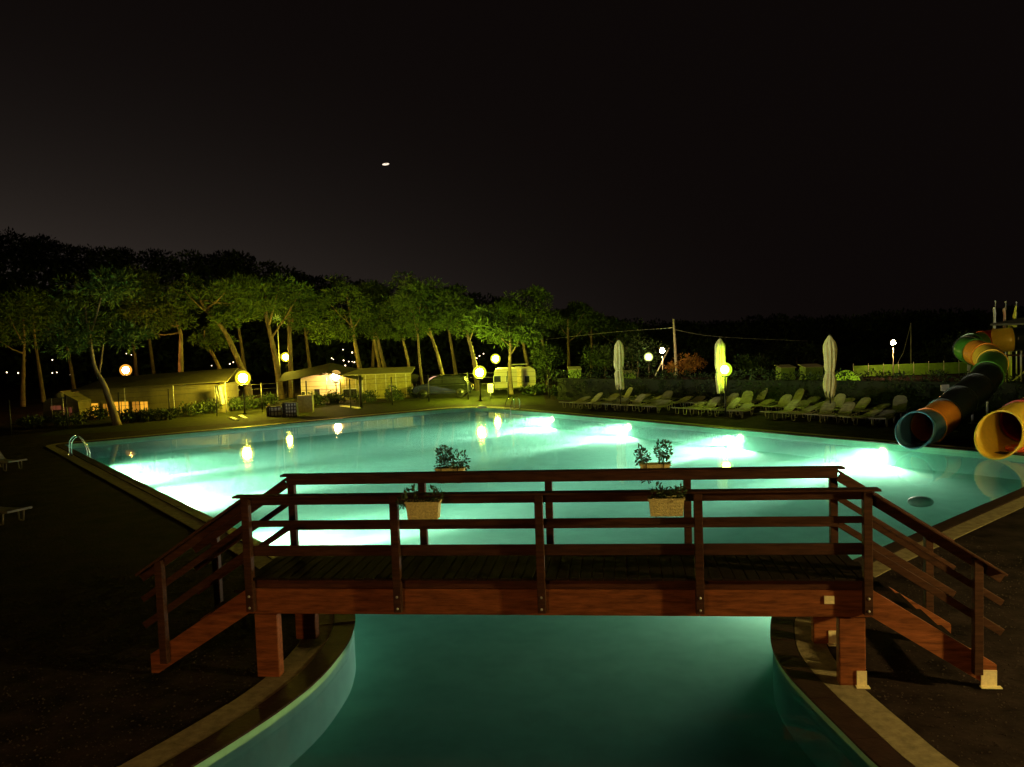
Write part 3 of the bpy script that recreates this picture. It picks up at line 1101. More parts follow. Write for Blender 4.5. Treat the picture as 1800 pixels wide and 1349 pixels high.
MB().beam((-0.95, 1.2, 0.6), (-1.45, -1.2, 2.1), 0.05, 0.08).obj('brace', M_post, tw)


def flag(px, ytop, Y, m, shape, label):
    q = atd(px, ytop, Y)
    f = thing('flag', (q.x, q.y, 0), label, 'flag', 'flags above the slide tower')
    MB().tube([(0, 0, 0), (0, 0, q.z)], [0.045, 0.022], 8).obj('pole', M_palem, f)
    MB().ball((0, 0, q.z + 0.03), 0.05).obj('finial', M_palem, f)
    c = MB()
    nz_, nx = 14, 8
    V = []
    for j in range(nz_ + 1):
        u = j / nz_
        for i in range(nx + 1):
            v = i / nx
            if shape == 'tri':
                x, z = -0.42 * v * u, q.z - 0.15 - 1.2 * u
                z -= 0.12 * v * u * 0
            else:
                x, z = -0.13 * v + 0.02 * math.sin(5 * u), q.z - 0.25 - 1.35 * u - 0.12 * v
            V.append((x - 0.03, 0.07 * math.sin(7 * v + 2 * u + px), z))
    c.add(V, [(j * (nx + 1) + i, j * (nx + 1) + i + 1, (j + 1) * (nx + 1) + i + 1, (j + 1) * (nx + 1) + i) for j in range(nz_) for i in range(nx)], 0, True)
    c.obj('cloth', m, f)


flag(1750, 531, 46.5, mat('flag_white', (0.6, 0.62, 0.5), 0.8), 'fold', 'limp pale flag, leftmost of the three above the slide')
flag(1768, 532, 46.3, mat('flag_red', (0.5, 0.10, 0.05), 0.8, col2=(0.55, 0.5, 0.3), scale=1.2), 'fold', 'limp red flag between the pale and the yellow one')
flag(1787, 533, 46.1, mat('flag_yellow', (0.75, 0.75, 0.08), 0.8), 'tri', 'yellow triangular flag, rightmost of the three above the slide')


# ladders
def ladder(p, rz, label, L=0.62, h=0.72):
    t_ = thing('pool_ladder', p, label, 'pool ladder', 'chrome pool ladders', rz)
    for sy in (-0.25, 0.25):
        P = [(-0.42, sy, 0.02), (-0.42, sy, 0.45), (-0.34, sy, 0.66), (-0.16, sy, h), (0.02, sy, 0.62), (0.16, sy, 0.34), (0.22, sy, 0.0), (0.22, sy, -0.9)]
        MB().tube(crom(P, 5), 0.022, 8).obj('handrail', M_chrome, t_)
        MB().lathe([(0.02, 0.0), (0.06, 0.0), (0.05, 0.025), (0.024, 0.03)], 12, (-0.42, sy, 0.03)).obj('flange', M_chrome, t_)
    for k in range(3):
        MB().box((0.22, 0, -0.2 - k * 0.25), (0.08, 0.5, 0.03)).obj('rung', M_chrome, t_)


lq = at(126, 802)
pd = LN[0] + LN[1] * ((lq.xy - LN[0]).dot(LN[1]))
ladder((pd.x, pd.y, 0), math.atan2(inward_ln.y, inward_ln.x), 'chrome pool ladder with curved handrails at the far left corner', h=0.78)
lq = at(889, 722)
pd = FR[0] + FR[1] * ((lq.xy - FR[0]).dot(FR[1]))
ladder((pd.x, pd.y, 0), math.atan2(inward_fr.y, inward_fr.x), 'chrome pool ladder at the far rounded corner below the cream caravan')
q = at(847, 719)
tw_ = thing('towel', q, 'small white towel bundle on the far pool corner edge', 'towel')
m = MB().ball((0, 0, 0.09), 0.30, 14, 8, sq=(1, 0.6, 0.32))
m.v = [(x, y, max(0.0, z) + 0.02 * noise.noise(Vector((x * 6, y * 6, z * 6)))) for x, y, z in m.v]
tw_o = m.obj('cloth', M_sign, tw_)
q = at(1796, 798, 0)
rb = thing('life_ring', q + Vector((0.1, 0.3, 0)), 'red-orange life ring lying at the pool edge beside the yellow slide mouth', 'life ring')
m = MB().tube([(math.cos(2 * PI * i / 20) * 0.3, math.sin(2 * PI * i / 20) * 0.3, 0.12) for i in range(21)], 0.09, 8, caps=False)
m.obj('ring', mat('life_ring_red', (0.7, 0.09, 0.03), 0.5), rb)
for k in range(4):
    a0 = PI / 4 + k * PI / 2
    MB().tube([(math.cos(a0 + d) * 0.3, math.sin(a0 + d) * 0.3, 0.12) for d in (-0.12, 0, 0.12)], 0.094, 8).obj('band', M_white, rb)
q = at(1618, 866, WZ)
dm = thing('bubbler', (q.x, q.y, WZ), 'low dark dome just breaking the water right of the bridge', 'bubbler')
m = MB().ball((0, 0, -0.24), 0.32, 20, 10, sq=(1, 0.8, 0.42))
m.obj('dome', mat('dark_dome', (0.14, 0.26, 0.18), 0.6), dm)

# ================================================================== CAMPSITE
M_lit = emission('lit_window', (1.0, 0.45, 0.03), 1.0)
M_lit2 = emission('lit_window_dim', (1.0, 0.40, 0.03), 0.45)
M_pink = emission('pink_light_glow', (1.0, 0.52, 0.36), 0.9)  # body glow stands in for pink light falling on a caravan
M_pinkd = emission('lit_pink_dim', (1.0, 0.26, 0.12), 0.12)
M_sheet = mat('pale_sheet', (0.75, 0.72, 0.55), 0.8, var=0.1)


def px_rect(x0, y0, x1, y1, Y):
    a, b_ = atd(x0, y1, Y), atd(x1, y0, Y)
    return a.x, a.z, b_.x, b_.z


def lit_panes(root, rects, Y, base, m=M_lit, m2=None):
    for k, rc in enumerate(rects):
        x0, z0, x1, z1 = px_rect(*rc, Y)
        cx_, cz = (x0 + x1) / 2 - base.x, (z0 + z1) / 2 - base.z
        w, h = abs(x1 - x0), abs(z1 - z0)
        wn = MB()
        t_ = 0.04
        for bx in (((cx_ - w / 2 - t_ / 2, -0.03, cz), (t_, 0.05, h + 2 * t_)), ((cx_ + w / 2 + t_ / 2, -0.03, cz), (t_, 0.05, h + 2 * t_)), ((cx_, -0.03, cz + h / 2 + t_ / 2), (w, 0.05, t_)), ((cx_, -0.03, cz - h / 2 - t_ / 2), (w, 0.05, t_)), ((cx_, -0.03, cz), (0.03, 0.045, h))):
            wn.box(*bx)
        wo_ = wn.obj('window', M_awn, root)
        MB().box((cx_, -0.02, cz), (w, 0.02, h)).obj('pane', (m2 if m2 and k % 2 else m), wo_)


# --- awning tent 1
Y1 = 51.0
bx0, bx1 = atd(143, 740, Y1).x, atd(398, 740, Y1).x
T1 = thing('frame_tent', ((bx0 + bx1) / 2, Y1, 0), 'long awning tent with orange lit windows below a dark roof at the left', 'tent')
w1 = bx1 - bx0
m = MB().box((0, 0.03, 0.87), (w1, 0.06, 1.74)).box((-w1 / 2 + 0.03, 1.3, 0.87), (0.06, 2.5, 1.74)).box((w1 / 2 - 0.03, 1.3, 0.87), (0.06, 2.5, 1.74))
m.obj('wall', M_awn, T1)
m = MB()
m.add([(-w1 / 2 - 0.3, -0.5, 1.66), (w1 / 2 + 0.35, -0.5, 1.92), (w1 / 2 + 0.1, 2.4, 2.58), (-w1 / 2 + 0.6, 2.4, 2.26), (-w1 / 2 - 0.3, -0.5, 1.60), (w1 / 2 + 0.35, -0.5, 1.86), (w1 / 2 + 0.1, 2.4, 2.52), (-w1 / 2 + 0.6, 2.4, 2.20), (-w1 / 2 - 0.2, 5, 1.6), (w1 / 2 + 0.2, 5, 1.6)],
      [(0, 1, 2, 3), (7, 6, 5, 4), (0, 4, 5, 1), (1, 5, 6, 2), (3, 7, 4, 0), (3, 2, 9, 8)])
m.obj('roof', M_roofc, T1)
for x in (-w1 / 2 - 0.1, -w1 / 6, w1 / 6, w1 / 2 + 0.2):
    MB().tube([(x, -0.45, 0), (x, -0.45, 1.66 + 0.25 * (x / w1 + 0.5))], 0.025, 6).obj('pole', M_palem, T1)
lit_panes(T1, [(150, 709, 173, 738), (183, 710, 191, 732), (203, 706, 226, 737), (234, 706, 245, 728), (248, 706, 260, 724), (236, 730, 262, 750)], Y1, Vector(T1.location), M_lit, M_lit2)
q0 = atd(386, 703, Y1 - 0.6)
sh = thing('sheet', (q0.x, q0.y, 0), 'brightly lit pale sheet hanging at the right end of the awning tent', 'sheet')
m = MB()
V = []
for j in range(9):
    for i in range(7):
        u, v = i / 6, j / 8
        V.append((-0.22 + 0.42 * u + 0.20 * v, 0.05 * math.sin(9 * u + v), 1.62 - 1.05 * v))
m.add(V, [(j * 7 + i, j * 7 + i + 1, (j + 1) * 7 + i + 1, (j + 1) * 7 + i) for j in range(8) for i in range(6)], 0, True)
m.obj('cloth', M_sheet, sh)
m = MB().tube([(-0.25, 0, 1.63), (0.35, 0, 1.65)], 0.015, 6)
m.obj('rail', M_palem, sh)
for x in (-0.25, 0.35):
    MB().tube([(x, 0, 0), (x, 0, 1.64)], 0.018, 6).obj('pole', M_palem, sh)

# --- small dark tent far left with red glow
q = atd(108, 730, 49.5)
T0 = thing('small_tent', (q.x, 49.5, 0), 'small dark tent with faint reddish lit panels at the far left', 'tent')
m = MB()
m.add([(-1.1, 0, 0), (1.1, 0, 0), (1.0, 0, 1.1), (0, 0, 1.7), (-1.0, 0, 1.1), (-1.1, 2, 0), (1.1, 2, 0), (1.0, 2, 1.1), (0, 2, 1.7), (-1.0, 2, 1.1)], [(0, 1, 2, 3, 4), (9, 8, 7, 6, 5), (1, 6, 7, 2), (2, 7, 8, 3), (3, 8, 9, 4), (4, 9, 5, 0)])
m.obj('wall', M_awn, T0)
lit_panes(T0, [(90, 713, 108, 721), (112, 716, 120, 735), (121, 716, 127, 738)], 49.5, Vector(T0.location), M_pinkd)
bag = thing('rolled_awning', (atd(100, 696, 49.3).x, 49.3, 0), 'pale rolled awning above the small dark tent', 'awning')
zr_ = atd(100, 696, 49.3).z
MB().tube([(-0.35, 0, zr_), (0.35, 0, zr_ + 0.02)], 0.14, 10).obj('roll', M_tarp, bag)
for x in (-0.33, 0.33):
    MB().tube([(x, 0, 0), (x, 0, zr_)], 0.02, 6).obj('pole', M_palem, bag)


def caravan(name, x0, x1, ytop, Y, label, wins, m=None, ybot=None, depth=2.1, extra=True):
    a, b_ = atd(x0, ytop, Y), atd(x1, ytop, Y)
    zt_ = (a.z + b_.z) / 2
    w = b_.x - a.x
    o = thing(name, ((a.x + b_.x) / 2, Y, 0), label, 'caravan')
    m_ = MB()
    z0 = 0.28
    prof = [(-w / 2, z0), (w / 2, z0), (w / 2, zt_ - 0.25), (w / 2 - 0.08, zt_ - 0.08), (w / 2 - 0.28, zt_), (-w / 2 + 0.28, zt_), (-w / 2 + 0.08, zt_ - 0.08), (-w / 2, zt_ - 0.25)]
    n_ = len(prof)
    V = [(x, 0, z) for x, z in prof] + [(x, depth, z) for x, z in prof]
    m_.add(V, [tuple(range(n_)), tuple(range(2 * n_ - 1, n_ - 1, -1))] + [(i, n_ + i, n_ + (i + 1) % n_, (i + 1) % n_) for i in range(n_)])
    m_.obj('body', m or M_caravan, o)
    for (wx0, wy0, wx1, wy1) in wins:
        X0, Z0, X1, Z1 = px_rect(wx0, wy0, wx1, wy1, Y)
        cx_, cz = (X0 + X1) / 2 - o.location.x, (Z0 + Z1) / 2
        fr__ = MB().box((cx_, -0.012, cz), (abs(X1 - X0) + 0.07, 0.02, abs(Z1 - Z0) + 0.07)).obj('window', M_palem, o)
        MB().box((cx_, -0.03, cz), (abs(X1 - X0), 0.015, abs(Z1 - Z0))).obj('pane', M_glassd, fr__)
    for sx in (-0.22, 0.22):
        wl = MB().lathe([(0.001, -0.09), (0.26, -0.09), (0.29, -0.05), (0.29, 0.05), (0.26, 0.09), (0.001, 0.09)], 16)
        wl.v = [(x + sx * w * 0.6, z + 0.12, y + 0.29) for x, y, z in wl.v]
        wl.obj('wheel', M_darkm, o)
    MB().box((0, -0.012, z0 + 0.42), (w - 0.05, 0.02, 0.05)).obj('stripe', mat('caravan_stripe', (0.25, 0.2, 0.1), 0.6), o)
    MB().box((w * 0.1, depth / 2, zt_ + 0.04), (0.5, 0.5, 0.08)).obj('roof_hatch', M_white, o)
    return o


caravan('caravan', 528, 596, 660, 58.5, 'cream caravan end lit warm under the dark canopy', [(531, 689, 536, 701), (553, 684, 562, 697)])
c2 = caravan('caravan', 868, 941, 648, 60.0, 'cream caravan with small dark windows behind the yellow-green lamps', [(868.5, 661, 880, 672), (890, 661, 893.5, 672), (923, 661, 930.5, 673)])
o = c2
x_ = atd(913, 670, 60).x - o.location.x
dr = MB().box((x_, -0.015, 0.98), (0.32, 0.025, 1.25)).obj('door', mat('caravan_door', (0.7, 0.55, 0.25), 0.6), o)
MB().box((x_ + 0.12, -0.035, 1.0), (0.03, 0.02, 0.1)).obj('handle', M_darkm, dr)
MB().box((x_ + 0.05, -0.5, 1.93), (1.1, 0.9, 0.03)).obj('door_awning', M_white, o)
caravan('caravan', 752, 787, 664, 66, 'small caravan behind the pine trunks, body glowing in place of pink light on it', [(756, 668, 761, 674)], M_pink)

# yellow awning wall beside the first caravan, dark window, with its own lit roof
ya, yb = atd(598, 657, 57.6), atd(722, 655, 57.6)
wv = yb.x - ya.x
aw = thing('awning', ((ya.x + yb.x) / 2, 57.6, 0), 'long yellowish awning with a dark window beside the lit caravan', 'awning')
MB().box((0, 0, 0.9), (wv, 0.05, 1.75)).obj('wall', mat('yellow_awning', (0.26, 0.23, 0.06), 0.8, var=0.25), aw)
MB().beam((0, -0.5, 1.70), (0, 1.6, 2.02), wv + 0.3, 0.04).obj('roof', M_canvas, aw)
X0, Z0, X1, Z1 = px_rect(604, 684, 627, 699, 57.6)
f_ = MB().box(((X0 + X1) / 2 - aw.location.x, -0.035, (Z0 + Z1) / 2), (X1 - X0 + 0.08, 0.02, Z1 - Z0 + 0.08)).obj('window', M_palem, aw)
MB().box(((X0 + X1) / 2 - aw.location.x, -0.052, (Z0 + Z1) / 2), (X1 - X0, 0.015, Z1 - Z0)).obj('pane', M_glassd, f_)
for k in range(7):
    MB().box((-wv / 2 + wv * (k + 0.5) / 7, -0.035, 0.9), (0.03, 0.02, 1.7)).obj('seam_pole', M_palem, aw)


def canopy(pts, Y, dep, label, lip=0.1):
    """tarpaulin stretched over poles; pts: ridge points in the photograph"""
    P = [atd(x, y, Y) for x, y in pts]
    c = sum(P, Vector()) / len(P)
    o = thing('canopy', (c.x, Y, 0), label, 'canopy', 'dark tarpaulin canopies over the caravans')
    m = MB()
    rows = 5
    V = []
    for j in range(rows):
        v = j / (rows - 1)
        for p in P:
            V.append((p.x - c.x, -dep / 2 + dep * v, p.z - 0.55 * abs(v - 0.5) * 2 + (0.0)))
    k = len(P)
    V2 = [(x, y, z - 0.02) for x, y, z in V]
    F = [(j * k + i, j * k + i + 1, (j + 1) * k + i + 1, (j + 1) * k + i) for j in range(rows - 1) for i in range(k - 1)]
    m.add(V + V2, F + [tuple(a + len(V) for a in f[::-1]) for f in F])
    m.obj('tarpaulin', M_tarp, o)
    for p in (P[0], P[len(P) // 2], P[-1]):
        for s in (-1, 1):
            MB().tube([(p.x - c.x, s * dep / 2, 0), (p.x - c.x, s * dep / 2, p.z - 0.55)], 0.03, 6).obj('pole', M_palem, o)
    return o


canopy([(500, 655), (540, 648), (583, 638), (612, 645), (645, 652)], 59, 4.0, 'dark peaked canopy over the cream caravan with the warm lamp under it')
canopy([(632, 652), (655, 645), (690, 652), (736, 659)], 61, 3.5, 'flat dark canopy behind the yellowish awning')

# --- parked car
q = atd(780, 701, 57)
car = thing('parked_car', (q.x, 57, 0), 'dark parked car with a light catching its roof edge below the lamp', 'car', None, R(-4))
M_car = mat('car_paint_dark', (0.010, 0.012, 0.010), 0.12, var=0.1, spec=0.3)
prof = [(-2.0, 0.30), (1.95, 0.30), (2.0, 0.55), (1.95, 0.82), (1.75, 0.90), (1.45, 1.36), (1.15, 1.47), (-0.1, 1.49), (-0.55, 1.38), (-1.15, 0.95), (-1.85, 0.82), (-2.02, 0.60)]
n_ = len(prof)
V = []
for y, sc1 in ((-0.80, 0.96), (-0.74, 1.0), (0.74, 1.0), (0.80, 0.96)):
    V += [(x * sc1, y if z < 1.0 else y * 0.82, 0.3 + (z - 0.3) * (0.985 if sc1 < 1 else 1)) for x, z in prof]
F = [tuple(range(n_)), tuple(range(4 * n_ - 1, 3 * n_ - 1, -1))]
for j in range(3):
    F += [(j * n_ + i, (j + 1) * n_ + i, (j + 1) * n_ + (i + 1) % n_, j * n_ + (i + 1) % n_) for i in range(n_)]
MB().add(V, F).obj('body', M_car, car)
for poly in ([(-0.95, 0.98), (-0.50, 1.32), (0.02, 1.41), (0.02, 0.98)], [(0.10, 0.98), (0.10, 1.41), (1.05, 1.39), (1.30, 1.30), (1.50, 0.98)]):
    k = len(poly)
    wn = MB().add([(x, -0.80 - 0.02 + (z - 0.98) * 0.25 + 0.0, z) for x, z in poly] + [(x, -0.78 + (z - 0.98) * 0.25, z) for x, z in poly], [tuple(range(k)), tuple(range(2 * k - 1, k - 1, -1))] + [(i, k + i, k + (i + 1) % k, (i + 1) % k) for i in range(k)])
    wn.obj('side_window', M_glassd, car)
for x in (-1.25, 1.25):
    for y in (-0.74, 0.74):
        wl = MB().lathe([(0.001, -0.10), (0.25, -0.10), (0.31, -0.06), (0.31, 0.06), (0.25, 0.10), (0.001, 0.10)], 18)
        wl.v = [(a + x, c_ + y, b_ + 0.31) for a, b_, c_ in wl.v]
        wo_ = wl.obj('wheel', M_darkm, car)
        rm = MB().lathe([(0.001, -0.11), (0.17, -0.11), (0.19, -0.085)], 14)
        s_ = 1 if y < 0 else -1
        rm.v = [(a + x, c_ * s_ + y, b_ + 0.31) for a, b_, c_ in rm.v]
        rm.obj('rim', M_car, wo_)
for y in (-0.6, 0.6):
    MB().box((1.97, y, 0.72), (0.06, 0.28, 0.16)).obj('tail_light', mat('tail_lamp', (0.5, 0.35, 0.25), 0.2), car)
    MB().box((-1.96, y, 0.68), (0.08, 0.3, 0.14)).obj('headlight', M_white, car)
MB().box((2.005, 0, 0.55), (0.02, 0.5, 0.12)).obj('number_plate', M_white, car)

# --- pool-side odds and ends in front of the fence
M_crate = mat('dark_crate', (0.03, 0.022, 0.016), 0.7)


def lattice_bin(p, w, h, label, rows, cols):
    o = thing('lattice_bin', p, label, 'bin', 'dark bins by the fence')
    for k in range(cols + 1):
        MB().box((-w / 2 + w * k / cols, -0.2, h / 2), (0.05, 0.04, h)).obj('upright', M_crate, o)
    for k in range(rows + 1):
        MB().box((0, -0.225, 0.025 + (h - 0.05) * k / rows), (w, 0.03, 0.05)).obj('slat', M_crate, o)
    for s in (-1, 1):
        MB().box((s * w / 2, 0.02, h / 2), (0.04, 0.36, h)).obj('side_panel', M_crate, o)
    MB().box((0, 0.22, h / 2), (w, 0.03, h)).obj('back_panel', M_palem, o)
    return o


lattice_bin(at(511, 733), 0.75, 0.78, 'dark lattice crate stack below the thin lamp post', 4, 5)
lattice_bin(at(484, 732), 0.8, 0.55, 'low dark slatted box left of the lattice crate stack', 2, 4)
q = at(534, 727)
cb = thing('cabinet', q + Vector((0, 0.6, 0)), 'beige metal cabinet behind the lattice crates', 'cabinet')
MB().box((0, 0, 0.5), (0.85, 0.4, 1.0)).obj('body', mat('beige_metal', (0.42, 0.34, 0.2), 0.6), cb)
MB().box((-0.21, -0.21, 0.5), (0.40, 0.02, 0.92)).obj('door', mat('beige_metal', (0.42, 0.34, 0.2)), cb)
MB().box((0.21, -0.21, 0.5), (0.40, 0.02, 0.92)).obj('door', mat('beige_metal', (0.42, 0.34, 0.2)), cb)
for x0, y0, x1, y1, lb in ((405, 736, 417, 740, 'short pale plank lying on the grass, left of two below the brightest lamp'), (422, 733, 433, 738, 'short pale plank lying on the grass, right of two below the brightest lamp'), (600, 715, 632, 719, 'long pale board lying in front of the yellowish awning')):
    a, b_ = at(x0, y0), at(x1, y1)
    pk = MB().beam((0, 0, 0.06), (b_ - a) + Vector((0, 0, 0.05)), 0.2, 0.06).obj('loose_board', M_sheet)
    pk.location = a
    tag(pk, lb, 'board', 'boards lying by the fence')

# wire fence between pool garden and campsite
fp = [at(*p) for p in ((20, 765), (250, 743), (480, 724), (640, 717), (800, 704), (965, 700))]
fe = thing('wire_fence', fp[0], 'thin wire fence on dark posts between the pool garden and the campsite', 'fence')
line = crom(fp, 6)
cum = [0]
for i in range(1, len(line)):
    cum.append(cum[-1] + (line[i] - line[i - 1]).length)


def on_line(d):
    for i in range(1, len(line)):
        if cum[i] >= d or i == len(line) - 1:
            return line[i - 1].lerp(line[i], min(1, (d - cum[i - 1]) / max(1e-6, cum[i] - cum[i - 1])))


kp = int(cum[-1] / 2.4)
posts = [on_line(cum[-1] * i / kp) - fp[0] for i in range(kp + 1)]
pm = MB().tube([(0, 0, 0), (0, 0, 1.75)], 0.04, 6).mesh('post', M_darkm)
for p in posts:
    o = link('post', pm, fe)
    o.location = p
for z in (0.2, 0.6, 1.0, 1.4, 1.68):
    MB().tube([p + Vector((0, 0, z)) for p in posts], 0.008, 4).obj('wire', M_darkm, fe)
q = at(635, 718)
o = tag(MB().tube([(0, 0, 0), (0, 0, 2.0)], 0.09, 8).obj('dark_post', M_darkm), 'thick dark post standing in front of the yellowish awning', 'post')
o.location = q

# tall mast with a glass flood-lamp box
q = atd(487, 556, 66)
ms = thing('floodlight_mast', (q.x, q.y, 0), 'thin tall mast with an unlit greenish floodlight box among the pines', 'floodlight')
MB().tube([(0, 0, 0), (0, 0, q.z - 0.35)], [0.06, 0.035], 8).obj('mast', M_palem, ms)
hs = MB().box((0, 0.08, q.z), (0.66, 0.3, 0.6)).obj('housing', mat('teal_housing', (0.16, 0.30, 0.24), 0.5), ms)
MB().box((0, -0.085, q.z + 0.03), (0.5, 0.02, 0.36)).obj('glass', mat('pale_glass', (0.45, 0.62, 0.52), 0.2), hs)
MB().box((0, -0.02, q.z + 0.33), (0.72, 0.4, 0.04)).obj('visor', mat('teal_housing', (0.16, 0.30, 0.24)), ms)

# utility pole, wires
q = atd(1184, 561, 70)
up = thing('utility_pole', (q.x, q.y, 0), 'pale utility pole with wires and a leaning brace right of the cup-shaped lamp', 'utility pole')
M_pole = mat('pale_pole_wood', (0.55, 0.50, 0.42), 0.8, var=0.2)
MB().tube([(0.15, 0, 0), (0, 0, q.z)], [0.13, 0.09], 8).obj('pole', M_pole, up)
b0_, b1_ = atd(1158, 652, 69.5), atd(1176, 612, 70)
MB().tube([b0_ - Vector((q.x, q.y, 0)) - Vector((0.3, 0, 0.4)), b1_ - Vector((q.x, q.y, 0))], 0.06, 6).obj('brace', M_pole, up)
MB().beam((-0.45, 0, q.z - 0.75), (0.15, 0, q.z - 0.65), 0.06, 0.06).obj('arm', M_pole, up)
wl_ = [atd(960, 597, 80), atd(1080, 584, 75), atd(1178, 577, 70)]
wr_ = [atd(1186, 580, 70), atd(1260, 592, 72), atd(1420, 600, 76)]
for w_ in (wl_, wr_):
    MB().tube([p - Vector((q.x, q.y, 0)) for p in crom(w_, 5)], 0.018, 4).obj('wire', M_palem, up)

# masts behind the hedge on the right
q = atd(1601, 568, 75)
mt = thing('boat_mast', (q.x, q.y, 0), 'thin dark mast with a slanting stay behind the hedge on the right', 'mast')
MB().tube([(0, 0, 0), (0, 0, q.z)], [0.07, 0.03], 6).obj('mast', M_palem, mt)
e_ = atd(1588, 620, 75) - Vector((q.x, q.y, 0))
MB().tube([(0, 0, q.z - 0.1), e_, (e_.x - 0.6, e_.y, 0.1)], 0.03, 4).obj('stay', M_palem, mt)

# green windbreak, dome tent, low roofs behind the right-hand hedge
M_gfab = mat('green_fabric', (0.16, 0.36, 0.02), 0.8, var=0.2, scale=3)
a, b_ = atd(1500, 650, 62), atd(1712, 650, 62)
wb = thing('windbreak', ((a.x + b_.x) / 2, 62, 0), 'low green windbreak fence lit beyond the right-hand hedge', 'windbreak')
wv = b_.x - a.x
nb_ = 8
for k in range(nb_):
    xx = -wv / 2 + wv * (k + 0.5) / nb_
    MB().box((xx, 0, 0.46 + rnd(-.01, .01)), (wv / nb_ - 0.04, 0.03, 0.82)).obj('fabric_panel', M_gfab, wb)
    MB().tube([(xx - wv / nb_ / 2, 0, 0), (xx - wv / nb_ / 2, 0, 1.02)], 0.03, 6).obj('stake', M_palem, wb)
q = atd(1487, 662, 52)
dt = thing('dome_tent', (q.x, q.y, 0), 'bright green dome tent just above the hedge right of the last parasol', 'tent')
m = MB()
m.lathe([(0.95 * math.cos(k * PI / 16), 1.18 * math.sin(k * PI / 16)) for k in range(8)] + [(0.001, 1.18)], 20)
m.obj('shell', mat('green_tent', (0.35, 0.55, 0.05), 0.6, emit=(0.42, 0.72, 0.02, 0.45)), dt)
m = MB().tube([(0.97 * math.cos(a_), 0, 1.19 * math.sin(a_)) for a_ in [PI * k / 14 for k in range(15)]], 0.02, 5)
m.obj('tent_pole', M_palem, dt)
for x0, x1, y, Y, lb in ((1000, 1022, 648, 64, 'low pale roof lit green left of the round dark trees'), (1098, 1118, 655, 60, 'small pale roof between the left parasol and the round trees'), (1372, 1398, 645, 60, 'low pale roof lit beyond the hedge left of the last parasol'), (1415, 1448, 644, 58, 'pale flat roof beyond the hedge beside the last parasol')):
    a, b_ = atd(x0, y, Y), atd(x1, y, Y)
    rfh = thing('shed', ((a.x + b_.x) / 2, Y, 0), lb, 'shed', 'low sheds beyond the hedge')
    w_ = b_.x - a.x
    MB().box((0, 0.6, a.z / 2 - 0.04), (w_ * 0.94, 1.2, a.z - 0.08)).obj('wall', mat('green_wall', (0.25, 0.36, 0.12), 0.8), rfh)
    MB().beam((0, -0.15, a.z - 0.08), (0, 1.4, a.z + 0.05), w_ * 1.05, 0.05).obj('roof', M_white, rfh)

# scattered camp lights deep in the wood
SM = emission('camp_light', (1.0, 0.72, 0.45), 6.0)
for px, py in ((222, 622), (231, 624), (92, 633), (92, 656), (100, 655), (124, 655), (124, 659), (372, 643), (386, 645), (404, 640), (410, 637), (603, 615), (619, 620), (604, 634), (613, 636), (619, 636), (623, 637), (607, 643), (583, 630), (586, 632), (12, 655), (32, 656), (843, 626), (838, 630), (850, 622)):
    q = atd(px, py, 84)
    cl = thing('camp_light', (q.x, q.y, 0), 'tiny warm camp light far back among the dark pine trunks', 'lamp', 'tiny camp lights in the wood')
    MB().ball((0, 0, q.z), rnd(0.035, 0.07), 8, 6).obj('bulb', SM, cl)
    MB().tube([(0, 0, 0), (0, 0, q.z - 0.05)], 0.02, 4).obj('post', M_darkm, cl)

# ================================================================== TREES AND SHRUBS
def pine(trunk_px, Y, r0, crown, label, seed, group='pine trees around the campsite', nl=1500, leaf=0.34, cat='tree', limbs=4):
    rg = random.Random(seed)
    P = [atd(x, y, Y) for x, y in trunk_px]
    if P[0].z > 0.05:
        d = (P[0] - P[1])
        d = Vector((d.x * 0.5, 0, d.z))
        P = [P[0] + d * (P[0].z / max(0.3, -d.z))] + P
    base = Vector((P[0].x, P[0].y, 0))
    P[0].z = -0.05
    cs = []
    for (cx_, cyy, w, h) in crown:
        c = atd(cx_, cyy, Y)
        cs.append((c - base, w * Y / 1500 / 2, h * Y / 1500 / 2))
    o = thing('pine_tree', base, label, cat, group)
    PP = [p - base for p in P]
    # run the trunk on into the crown
    c0 = cs[0]
    PP.append(Vector((c0[0].x * 0.6 + PP[-1].x * 0.4, rg.uniform(-.3, .3), c0[0].z + c0[2] * 0.35)))
    cr = crom(PP, 6)
    k = len(cr)
    MB().tube(cr, [r0 * (1.15 - 0.85 * i / (k - 1)) * (1 + 0.06 * rg.uniform(-1, 1)) for i in range(k)], 9).obj('trunk', M_bark, o)
    mb = MB()
    clumps = []
    for c, w, h in cs:
        nc = max(6, int(6 + 4.5 * w))
        for _ in range(nc):
            while True:
                q = Vector((rg.uniform(-1, 1), rg.uniform(-1, 1), rg.uniform(-1, 1)))
                if q.length < 1:
                    break
            # flat-bottomed, uneven head
            ex = rg.choice((0.75, 0.9, 1.0, 1.3))
            clumps.append((c + Vector((q.x * w * ex, q.y * w * 0.9, q.z * h * ex * (1 if q.z > 0 else 0.8))), rg.uniform(0.15, 0.34) * min(w, 1.6 * h) / max(0.9, ex) + 0.10))
    per = int(nl * 1.8 / len(clumps))
    for c, r in clumps:
        leaf_cluster(mb, c, r, per, leaf, (1.5, 1.4, 0.62), rg, 0.0, 0.12)
    mb.obj('crown', M_needle, o)
    tip = cr[int(k * 0.62)]
    for j in range(limbs):
        c, r = clumps[(j * 5 + 1) % len(clumps)]
        st = cr[min(k - 1, int(k * (0.6 + 0.08 * j)))]
        mid = st.lerp(c, 0.5) + Vector((0, 0, -0.12))
        MB().tube([st, mid, c], [r0 * 0.34, r0 * 0.24, r0 * 0.1], 5).obj('limb', M_bark, o)
    return o


